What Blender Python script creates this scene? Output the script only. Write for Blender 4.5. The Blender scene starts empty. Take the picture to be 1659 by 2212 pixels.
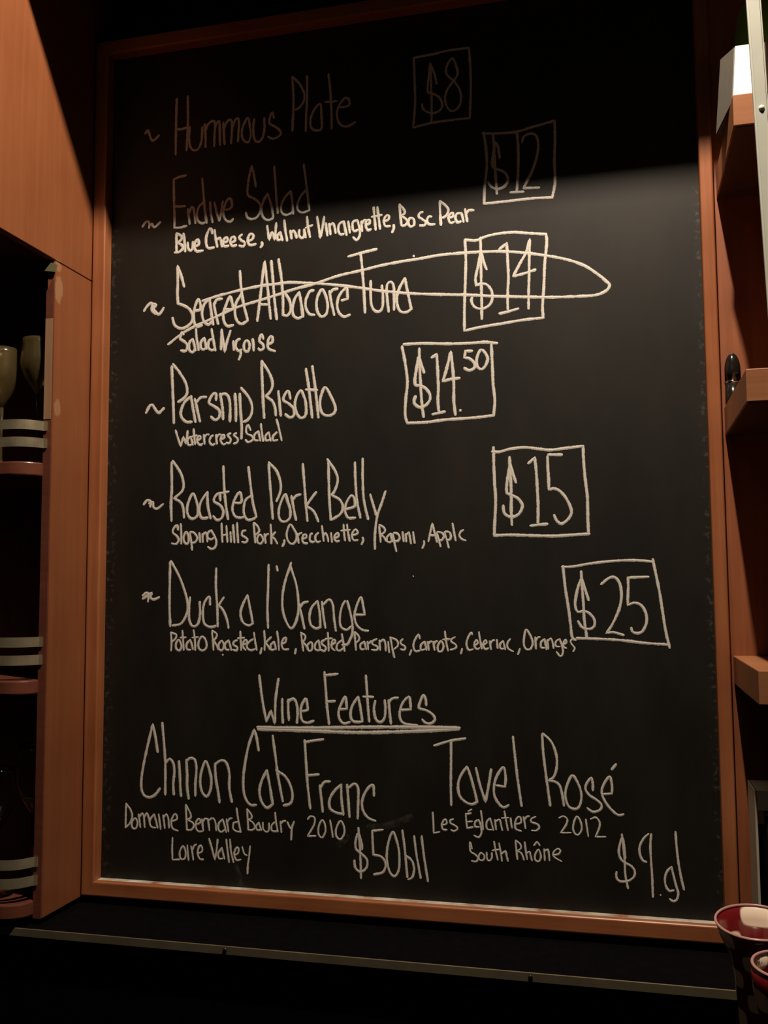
import bpy, bmesh, math, random
from mathutils import Vector, Matrix, noise

# ---------------------------------------------------------------- camera
sc = bpy.context.scene
IMG_W = 1659
F_PX, YAW, PITCH, ROLL = 2083.35, 0.242395, 0.0823542, -0.0070306
CAM = Vector((0.784861, -1.361120, 0.431113))
cam_data = bpy.data.cameras.new('camera')
cam_data.sensor_fit = 'HORIZONTAL'
cam_data.sensor_width = 36.0
cam_data.lens = F_PX / IMG_W * 36.0
cam_data.clip_start = 0.02
cam = bpy.data.objects.new('camera', cam_data)
sc.collection.objects.link(cam)
fwd = Vector((-math.sin(YAW) * math.cos(PITCH), math.cos(YAW) * math.cos(PITCH), math.sin(PITCH)))
rt = Vector((math.cos(YAW), math.sin(YAW), 0.0))
up = rt.cross(fwd)
r2 = rt * math.cos(ROLL) + up * math.sin(ROLL)
u2 = -rt * math.sin(ROLL) + up * math.cos(ROLL)
cam.matrix_world = Matrix(((r2.x, u2.x, -fwd.x, CAM.x), (r2.y, u2.y, -fwd.y, CAM.y),
                           (r2.z, u2.z, -fwd.z, CAM.z), (0, 0, 0, 1)))
sc.camera = cam
cam_data.dof.use_dof = False

# ---------------------------------------------------------------- light
world = bpy.data.worlds.new('bar_room_gloom')
sc.world = world
world.use_nodes = True
wb = world.node_tree.nodes['Background']
wb.inputs[0].default_value = (1.0, 0.80, 0.58, 1)
wb.inputs[1].default_value = 0.002


def lamp(name, loc, power, color, radius):
    d = bpy.data.lights.new(name, 'POINT')
    d.energy = power
    d.color = color
    d.shadow_soft_size = radius
    o = bpy.data.objects.new(name, d)
    o.location = loc
    sc.collection.objects.link(o)
    return o


# the bulb that hangs high in front of the soffit, and an added dim fill light behind the camera
lamp('ceiling_bulb', (0.805, -0.62, 1.875), 128.0, (1.0, 0.80, 0.62), 0.016)
lamp('room_fill', (0.30, -2.6, 1.7), 1.5, (1.0, 0.84, 0.60), 0.20)

vs = sc.view_settings
vs.view_transform = 'Standard'
vs.look = 'None'
vs.exposure = 0.0
vs.gamma = 1.0
vs.use_curve_mapping = False


# ---------------------------------------------------------------- helpers
def new_mat(name):
    m = bpy.data.materials.new(name)
    m.use_nodes = True
    nt = m.node_tree
    return m, nt, nt.nodes['Principled BSDF']


def node(nt, kind, **kw):
    n = nt.nodes.new(kind)
    for k, v in kw.items():
        setattr(n, k, v)
    return n


def plain(name, col, rough=0.5, metal=0.0, noise_amt=0.0, noise_scale=60.0, spec=None):
    m, nt, b = new_mat(name)
    b.inputs['Roughness'].default_value = rough
    b.inputs['Metallic'].default_value = metal
    if spec is not None:
        b.inputs['Specular IOR Level'].default_value = spec
    tc = node(nt, 'ShaderNodeTexCoord')
    nz = node(nt, 'ShaderNodeTexNoise')
    nz.inputs['Scale'].default_value = noise_scale
    nz.inputs['Detail'].default_value = 4
    nt.links.new(tc.outputs['Object'], nz.inputs['Vector'])
    rp = node(nt, 'ShaderNodeValToRGB')
    k = max(0.0, 1 - noise_amt)
    rp.color_ramp.elements[0].position = 0.3
    rp.color_ramp.elements[1].position = 0.7
    rp.color_ramp.elements[0].color = (col[0] * k, col[1] * k, col[2] * k, 1)
    rp.color_ramp.elements[1].color = (col[0], col[1], col[2], 1)
    nt.links.new(nz.outputs['Fac'], rp.inputs['Fac'])
    nt.links.new(rp.outputs['Color'], b.inputs['Base Color'])
    return m


def wood(name, dark, light, axis='z', rough=0.42, pale_spots=()):
    """varnished wood: long grain along one axis, soft blotches, optional pale spots (x,y,z,radius)"""
    m, nt, b = new_mat(name)
    tc = node(nt, 'ShaderNodeTexCoord')
    mp = node(nt, 'ShaderNodeMapping')
    s = {'x': (2.0, 60.0, 60.0), 'y': (60.0, 2.0, 60.0), 'z': (60.0, 60.0, 2.0)}[axis]
    mp.inputs['Scale'].default_value = s
    nt.links.new(tc.outputs['Object'], mp.inputs['Vector'])
    g = node(nt, 'ShaderNodeTexNoise')
    g.inputs['Scale'].default_value = 1.6
    g.inputs['Detail'].default_value = 7
    g.inputs['Roughness'].default_value = 0.6
    g.inputs['Distortion'].default_value = 0.5
    nt.links.new(mp.outputs['Vector'], g.inputs['Vector'])
    bl = node(nt, 'ShaderNodeTexNoise')
    bl.inputs['Scale'].default_value = 7.0
    bl.inputs['Detail'].default_value = 3
    nt.links.new(tc.outputs['Object'], bl.inputs['Vector'])
    mx = node(nt, 'ShaderNodeMath', operation='ADD')
    h = node(nt, 'ShaderNodeMath', operation='MULTIPLY')
    h.inputs[1].default_value = 0.6
    nt.links.new(bl.outputs['Fac'], h.inputs[0])
    h2 = node(nt, 'ShaderNodeMath', operation='MULTIPLY')
    h2.inputs[1].default_value = 0.6
    nt.links.new(g.outputs['Fac'], h2.inputs[0])
    nt.links.new(h.outputs[0], mx.inputs[0])
    nt.links.new(h2.outputs[0], mx.inputs[1])
    rp = node(nt, 'ShaderNodeValToRGB')
    rp.color_ramp.elements[0].position = 0.42
    rp.color_ramp.elements[1].position = 0.78
    rp.color_ramp.elements[0].color = (*dark, 1)
    rp.color_ramp.elements[1].color = (*light, 1)
    nt.links.new(mx.outputs[0], rp.inputs['Fac'])
    col = rp.outputs['Color']
    for (wx, wy, wz, rx, rz) in pale_spots:
        sub = node(nt, 'ShaderNodeVectorMath', operation='SUBTRACT')
        sub.inputs[1].default_value = (wx, wy, wz)
        nt.links.new(tc.outputs['Object'], sub.inputs[0])
        dv = node(nt, 'ShaderNodeVectorMath', operation='DIVIDE')
        dv.inputs[1].default_value = (rx, rx, rz)
        nt.links.new(sub.outputs[0], dv.inputs[0])
        ln = node(nt, 'ShaderNodeVectorMath', operation='LENGTH')
        nt.links.new(dv.outputs[0], ln.inputs[0])
        wn = node(nt, 'ShaderNodeTexNoise')
        wn.inputs['Scale'].default_value = 90
        nt.links.new(tc.outputs['Object'], wn.inputs['Vector'])
        ad = node(nt, 'ShaderNodeMath', operation='ADD')
        nt.links.new(ln.outputs['Value'], ad.inputs[0])
        nt.links.new(wn.outputs['Fac'], ad.inputs[1])
        mr = node(nt, 'ShaderNodeMapRange')
        mr.inputs['From Min'].default_value = 1.6
        mr.inputs['From Max'].default_value = 1.35
        mr.inputs['To Max'].default_value = 0.75
        nt.links.new(ad.outputs[0], mr.inputs['Value'])
        mc = node(nt, 'ShaderNodeMixRGB')
        mc.inputs['Color2'].default_value = (min(1, light[0] * 1.35), light[1] * 2.1, light[2] * 2.9, 1)
        nt.links.new(mr.outputs[0], mc.inputs['Fac'])
        nt.links.new(col, mc.inputs['Color1'])
        col = mc.outputs['Color']
    nt.links.new(col, b.inputs['Base Color'])
    b.inputs['Roughness'].default_value = rough
    bp = node(nt, 'ShaderNodeBump')
    bp.inputs['Strength'].default_value = 0.12
    bp.inputs['Distance'].default_value = 0.001
    nt.links.new(g.outputs['Fac'], bp.inputs['Height'])
    nt.links.new(bp.outputs['Normal'], b.inputs['Normal'])
    return m


def link(name, bm, mat, parent=None, smooth=False):
    me = bpy.data.meshes.new(name)
    bm.normal_update()
    bm.to_mesh(me)
    bm.free()
    me.materials.append(mat)
    if smooth:
        for p in me.polygons:
            p.use_smooth = True
    o = bpy.data.objects.new(name, me)
    sc.collection.objects.link(o)
    if parent:
        o.parent = parent
    return o


def box(bm, x0, x1, y0, y1, z0, z1, bev=0.0):
    r = bmesh.ops.create_cube(bm, size=1.0)
    vs_ = r['verts']
    for v in vs_:
        v.co = Vector(((x0 + x1) / 2 + v.co.x * (x1 - x0), (y0 + y1) / 2 + v.co.y * (y1 - y0),
                       (z0 + z1) / 2 + v.co.z * (z1 - z0)))
    if bev > 0:
        es = list({e for v in vs_ for e in v.link_edges})
        bmesh.ops.bevel(bm, geom=es, offset=bev, segments=2, affect='EDGES', profile=0.5)


def bxo(name, dims, mat, parent=None, bev=0.0):
    bm = bmesh.new()
    box(bm, *dims, bev=bev)
    return link(name, bm, mat, parent)


def lathe(bm, prof, cx=0, cy=0, cz=0, seg=40, tilt=None):
    rings = []
    for r, z in prof:
        ring = []
        for i in range(seg):
            a = 2 * math.pi * i / seg
            ring.append(bm.verts.new((cx + r * math.cos(a), cy + r * math.sin(a), cz + z)))
        rings.append(ring)
    for a, b in zip(rings[:-1], rings[1:]):
        for i in range(seg):
            j = (i + 1) % seg
            bm.faces.new((a[i], a[j], b[j], b[i]))
    return rings


def tag(o, label=None, cat=None, group=None, kind=None):
    if label:
        o['label'] = label
    if cat:
        o['category'] = cat
    if group:
        o['group'] = group
    if kind:
        o['kind'] = kind
    return o


def thing(name, label, cat, loc=(0, 0, 0), group=None):
    o = bpy.data.objects.new(name, None)
    o.empty_display_size = 0.05
    o.location = loc
    sc.collection.objects.link(o)
    return tag(o, label, cat, group)


def adopt(parent, child):
    """parent a child modelled in world coordinates without moving it"""
    child.parent = parent
    child.location = Vector(child.location) - Vector(parent.location)
    return child


# ---------------------------------------------------------------- materials
FRAME_WOOD = wood('frame_wood', (0.25, 0.080, 0.027), (0.38, 0.142, 0.059), 'z', 0.40)
FRAME_WOOD_X = wood('frame_wood_horizontal', (0.25, 0.080, 0.027), (0.38, 0.142, 0.059), 'x', 0.38)
PANEL_WOOD = wood('cabinet_side_wood', (0.205, 0.067, 0.024), (0.255, 0.091, 0.035), 'z', 0.45,
                  pale_spots=((-0.024, -0.108, 0.885, 0.0105, 0.020), (-0.024, -0.105, 0.707, 0.009, 0.013),
                        (-0.024, -0.112, 0.920, 0.010, 0.008)))  # small pale spots near the front edge of the panel
EDGE_WOOD = wood('worn_edge_wood', (0.30, 0.17, 0.09), (0.40, 0.25, 0.145), 'z', 0.5)
SHELF_WOOD = wood('shelf_wood', (0.30, 0.12, 0.05), (0.42, 0.185, 0.085), 'x', 0.40)
BOW_WOOD = wood('reddish_shelf_wood', (0.12, 0.038, 0.024), (0.17, 0.056, 0.034), 'x', 0.35)
WALL_WOOD = wood('back_wall_wood', (0.20, 0.060, 0.022), (0.33, 0.110, 0.042), 'z', 0.5)
DARK_WOOD_AND_SHADE = wood('dark_wood_and_shelf_shade', (0.055, 0.025, 0.013), (0.095, 0.045, 0.022), 'z', 0.5)  # dark cabinet wood, also the painted shade under the right shelves
BLACK = plain('black_paint', (0.0022, 0.0022, 0.0026), 0.85, noise_amt=0.4, spec=0.05)
STEEL = plain('brushed_band_steel', (0.74, 0.66, 0.45), 0.30, 0.75, 0.35, 35)
TRIM = plain('dull_metal_trim', (0.30, 0.26, 0.17), 0.42, 0.6, 0.25, 25)
RAIL_METAL = plain('pale_painted_metal', (0.50, 0.54, 0.48), 0.42, 0.0, 0.10, 30)
WHITE = plain('white_card', (0.92, 0.90, 0.86), 0.6)
PLATE = plain('dull_pale_plate', (0.17, 0.16, 0.085), 0.5)
PALE_GREY = plain('grey_box_board', (0.15, 0.14, 0.115), 0.7, noise_amt=0.1)
PALE = plain('pale_plastic', (0.50, 0.46, 0.34), 0.5, noise_amt=0.1)
HEADER = plain('pale_grey_header', (0.78, 0.80, 0.74), 0.6)
GREENISH = plain('grey_green_card', (0.66, 0.72, 0.62), 0.6, noise_amt=0.15)
BLUE = plain('blue_label', (0.05, 0.08, 0.38), 0.5)
BEIGE = plain('beige_block', (0.34, 0.25, 0.13), 0.6)
BLACK_GLOSS = plain('glossy_black', (0.012, 0.011, 0.010), 0.16, spec=0.6)
RIVET = plain('bright_rivet', (0.85, 0.83, 0.70), 0.35, 0.2)
CHROME = plain('chrome_band', (0.85, 0.83, 0.78), 0.12, 1.0)


def board_material():
    m, nt, b = new_mat('black_chalkboard_paint')
    tc = node(nt, 'ShaderNodeTexCoord')
    # wiped chalk haze
    mp = node(nt, 'ShaderNodeMapping')
    mp.inputs['Scale'].default_value = (1.0, 1.0, 0.45)
    mp.inputs['Rotation'].default_value = (0, 0.5, 0)
    nt.links.new(tc.outputs['Object'], mp.inputs['Vector'])
    n1 = node(nt, 'ShaderNodeTexNoise')
    n1.inputs['Scale'].default_value = 9
    n1.inputs['Detail'].default_value = 8
    n1.inputs['Roughness'].default_value = 0.62
    nt.links.new(mp.outputs['Vector'], n1.inputs['Vector'])
    rp = node(nt, 'ShaderNodeValToRGB')
    rp.color_ramp.elements[0].position = 0.35
    rp.color_ramp.elements[1].position = 0.80
    rp.color_ramp.elements[0].color = (0.006, 0.006, 0.005, 1)
    rp.color_ramp.elements[1].color = (0.017, 0.015, 0.011, 1)
    nt.links.new(n1.outputs['Fac'], rp.inputs['Fac'])
    # chalk dust caught in flecks along the right and left edges
    sp = node(nt, 'ShaderNodeSeparateXYZ')
    nt.links.new(tc.outputs['Object'], sp.inputs[0])
    n2 = node(nt, 'ShaderNodeTexNoise')
    n2.inputs['Scale'].default_value = 120
    n2.inputs['Detail'].default_value = 5
    nt.links.new(tc.outputs['Object'], n2.inputs['Vector'])
    thr = node(nt, 'ShaderNodeMapRange')
    thr.inputs['From Min'].default_value = 0.54
    thr.inputs['From Max'].default_value = 0.68
    nt.links.new(n2.outputs['Fac'], thr.inputs['Value'])
    e1 = node(nt, 'ShaderNodeMapRange')
    e1.inputs['From Min'].default_value = 0.889
    e1.inputs['From Max'].default_value = 0.897
    nt.links.new(sp.outputs['X'], e1.inputs['Value'])
    e2 = node(nt, 'ShaderNodeMapRange')
    e2.inputs['From Min'].default_value = 0.020
    e2.inputs['From Max'].default_value = 0.004
    nt.links.new(sp.outputs['X'], e2.inputs['Value'])
    mxe = node(nt, 'ShaderNodeMath', operation='MAXIMUM')
    nt.links.new(e1.outputs[0], mxe.inputs[0])
    nt.links.new(e2.outputs[0], mxe.inputs[1])
    mu = node(nt, 'ShaderNodeMath', operation='MULTIPLY')
    nt.links.new(mxe.outputs[0], mu.inputs[0])
    nt.links.new(thr.outputs[0], mu.inputs[1])
    mu2 = node(nt, 'ShaderNodeMath', operation='MULTIPLY')
    mu2.inputs[1].default_value = 0.10
    nt.links.new(mu.outputs[0], mu2.inputs[0])
    mc = node(nt, 'ShaderNodeMixRGB')
    mc.inputs['Color2'].default_value = (0.40, 0.40, 0.37, 1)
    nt.links.new(mu2.outputs[0], mc.inputs['Fac'])
    nt.links.new(rp.outputs['Color'], mc.inputs['Color1'])
    nt.links.new(mc.outputs['Color'], b.inputs['Base Color'])
    b.inputs['Roughness'].default_value = 0.52
    b.inputs['Specular IOR Level'].default_value = 0.38
    return m


def chalk_material():
    """chalk: solid in the middle of the stroke, broken into grains at its edges"""
    m, nt, b = new_mat('white_chalk')
    b.inputs['Base Color'].default_value = (0.74, 0.72, 0.66, 1)
    b.inputs['Roughness'].default_value = 0.95
    b.inputs['Specular IOR Level'].default_value = 0.05
    tc = node(nt, 'ShaderNodeTexCoord')
    uv = node(nt, 'ShaderNodeUVMap')
    sp = node(nt, 'ShaderNodeSeparateXYZ')
    nt.links.new(uv.outputs[0], sp.inputs[0])
    nz = node(nt, 'ShaderNodeTexNoise')
    nz.inputs['Scale'].default_value = 900
    nz.inputs['Detail'].default_value = 3
    nt.links.new(tc.outputs['Object'], nz.inputs['Vector'])
    nz2 = node(nt, 'ShaderNodeTexNoise')
    nz2.inputs['Scale'].default_value = 120
    nt.links.new(tc.outputs['Object'], nz2.inputs['Vector'])
    a = node(nt, 'ShaderNodeMath', operation='ABSOLUTE')
    nt.links.new(sp.outputs['Y'], a.inputs[0])
    p = node(nt, 'ShaderNodeMath', operation='POWER')
    p.inputs[1].default_value = 2.2
    nt.links.new(a.outputs[0], p.inputs[0])
    q = node(nt, 'ShaderNodeMath', operation='MULTIPLY_ADD')     # edge + grain
    q.inputs[1].default_value = 0.62
    nt.links.new(p.outputs[0], q.inputs[0])
    nt.links.new(nz.outputs['Fac'], q.inputs[2])
    q2 = node(nt, 'ShaderNodeMath', operation='MULTIPLY_ADD')
    q2.inputs[1].default_value = 0.35
    nt.links.new(nz2.outputs['Fac'], q2.inputs[0])
    nt.links.new(q.outputs[0], q2.inputs[2])
    mr = node(nt, 'ShaderNodeMapRange')
    mr.inputs['From Min'].default_value = 0.92
    mr.inputs['From Max'].default_value = 1.12
    mr.inputs['To Min'].default_value = 0.97
    mr.inputs['To Max'].default_value = 0.10
    nt.links.new(q2.outputs[0], mr.inputs['Value'])
    nt.links.new(mr.outputs[0], b.inputs['Alpha'])
    return m


BOARD = board_material()
CHALK = chalk_material()


def dust_highlight_material(name, amount, scale):
    m, nt, b = new_mat(name)
    b.inputs['Base Color'].default_value = (0.66, 0.64, 0.55, 1)
    b.inputs['Roughness'].default_value = 1.0
    b.inputs['Specular IOR Level'].default_value = 0.0
    tc = node(nt, 'ShaderNodeTexCoord')
    nz = node(nt, 'ShaderNodeTexNoise')
    nz.inputs['Scale'].default_value = scale
    nz.inputs['Detail'].default_value = 5
    nt.links.new(tc.outputs['Object'], nz.inputs['Vector'])
    mr = node(nt, 'ShaderNodeMapRange')
    mr.inputs['From Min'].default_value = 0.35
    mr.inputs['From Max'].default_value = 0.75
    mr.inputs['To Max'].default_value = amount
    nt.links.new(nz.outputs['Fac'], mr.inputs['Value'])
    nt.links.new(mr.outputs[0], b.inputs['Alpha'])
    return m


SMUDGE = dust_highlight_material('faint_chalk_smudge', 0.06, 110)
DUST_HIGHLIGHT = dust_highlight_material('ledge_dust_highlight', 1.1, 25)


def glass_material(name, tint, rough=0.03):
    m, nt, b = new_mat(name)
    b.inputs['Base Color'].default_value = (*tint, 1)
    b.inputs['Roughness'].default_value = rough
    b.inputs['Transmission Weight'].default_value = 1.0
    b.inputs['IOR'].default_value = 1.46
    return m


GLASS = glass_material('clear_glass', (0.93, 0.92, 0.84))
SMOKY = glass_material('dusty_glass', (0.52, 0.42, 0.20), 0.22)
SMOKY.node_tree.nodes['Principled BSDF'].inputs['Transmission Weight'].default_value = 0.93
GREEN_GLASS = glass_material('green_bottle_glass', (0.25, 0.50, 0.06), 0.15)
GREEN_GLASS.node_tree.nodes['Principled BSDF'].inputs['Transmission Weight'].default_value = 0.6

# ---------------------------------------------------------------- the setting
X_R = 0.918
tag(bxo('wall_back', (-0.75, 1.75, 0.012, 0.06, -0.60, 1.45), BLACK), kind='structure')
w = bxo('wall_right', (X_R, 1.72, 0.0, 0.012, -0.064, 1.42), WALL_WOOD)
tag(w, 'reddish brown wooden wall panel behind the shelves on the right', kind='structure')
# the soffit above: its lower front edge throws the shadow over the top of the board
so = bxo('ceiling', (-0.75, 1.75, -0.30, 0.012, 1.423, 1.75), BLACK)
tag(so, kind='structure')
# black counter far below and its backsplash with a metal strip
tag(bxo('floor', (-2.2, 3.2, -3.4, 0.06, -1.20, -1.16), BLACK), kind='structure')

ct = thing('back_counter', 'shallow black ledge right below the chalkboard frame, lost in the dark', 'counter', (0.45, -0.06, -0.0445))
adopt(ct, bxo('countertop', (-0.745, 1.715, -0.1345, 0.0115, -0.0445, -0.0334), BLACK))
lc = thing('lower_counter', 'black lower counter at the bottom edge of the picture, lost in the dark', 'counter', (0.45, -0.3, -1.16))
adopt(lc, bxo('countertop', (-0.75, 1.72, -0.60, -0.122, -0.21, -0.18), BLACK, bev=0.002))
adopt(lc, bxo('cabinet_front', (-0.75, 1.72, -0.56, -0.05, -1.16, -0.2105), BLACK))
tag(bxo('trim_1', (-0.745, 1.715, -0.120, 0.0115, -0.2095, -0.0447), BLACK), kind='structure')

ts = thing('metal_trim_strip', 'thin dull metal strip with small screws along the black ledge below the chalkboard', 'trim', (0.45, -0.136, -0.0445))
adopt(ts, bxo('strip', (-0.74, 1.71, -0.1370, -0.1347, -0.0443, -0.0332), TRIM, bev=0.0006))
for sx, sz in ((0.262, -0.0383), (0.662, -0.0385), (1.09, -0.0383), (-0.2, -0.0383)):
    bm = bmesh.new()
    rings = lathe(bm, [(0.0028, 0.0), (0.0028, 0.0009), (0.0019, 0.0016), (0.0006, 0.0017)], seg=14)
    bm.faces.new(rings[-1])
    bmesh.ops.rotate(bm, verts=bm.verts, cent=(0, 0, 0), matrix=Matrix.Rotation(math.radians(90), 3, 'X'))
    bmesh.ops.translate(bm, verts=bm.verts, vec=(sx, -0.1370, sz))
    adopt(ts, link('screw', bm, BLACK_GLOSS, smooth=True))

# ---------------------------------------------------------------- chalkboard
W, H = 0.900, 1.299
board = thing('chalkboard', 'tall black menu chalkboard in a reddish wooden frame, covered in handwriting', 'chalkboard', (0.45, 0, -0.0215))
adopt(board, bxo('writing_surface', (-0.004, W + 0.004, 0.0, 0.010, -0.004, H + 0.004), BOARD))


def rail(name, a, b, inner_a, inner_b, mat):
    """mitred frame rail: outer corners a,b and inner corners (x,z), proud of the board by 2 cm, rounded lip"""
    bm = bmesh.new()
    yb, yf = 0.011, -0.020
    vs_ = [bm.verts.new((p[0], y, p[1])) for y in (yb, yf) for p in (a, b, inner_b, inner_a)]
    q = vs_
    for f in ((3, 2, 1, 0), (4, 5, 6, 7), (0, 1, 5, 4), (1, 2, 6, 5), (2, 3, 7, 6), (3, 0, 4, 7)):
        bm.faces.new([q[i] for i in f])
    bmesh.ops.recalc_face_normals(bm, faces=bm.faces)
    es = [e for e in bm.edges if all(abs(v.co.y - yf) < 1e-6 for v in e.verts)
          and {e.verts[0], e.verts[1]} in ({q[4], q[5]}, {q[6], q[7]})]
    bmesh.ops.bevel(bm, geom=es, offset=0.0028, segments=3, affect='EDGES', profile=0.5)
    return adopt(board, link(name, bm, mat))


OL, OR_, OB, OT = -0.0222, X_R - 0.0004, -0.0225, H + 0.0225
rail('frame_rail', (OL, OB), (OR_, OB), (0, 0), (W, 0), FRAME_WOOD_X)
rail('frame_rail', (OR_, OT), (OL, OT), (W, H), (0, H), FRAME_WOOD_X)
rail('frame_stile', (OL, OT), (OL, OB), (0, H), (0, 0), FRAME_WOOD)
rail('frame_stile', (OR_, OB), (OR_, OT), (W, 0), (W, H), FRAME_WOOD)

bm = bmesh.new()
box(bm, 0.001, 0.899, -0.0120, -0.0004, 0.0001, 0.0004)  # pale strip: chalk dust plus the lit top lip painted in
d_ = adopt(board, link('dust_highlight', bm, DUST_HIGHLIGHT))
d_['label'] = 'pale chalk dust and painted highlight on the bottom ledge of the frame'
d_['kind'] = 'stuff'

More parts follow.
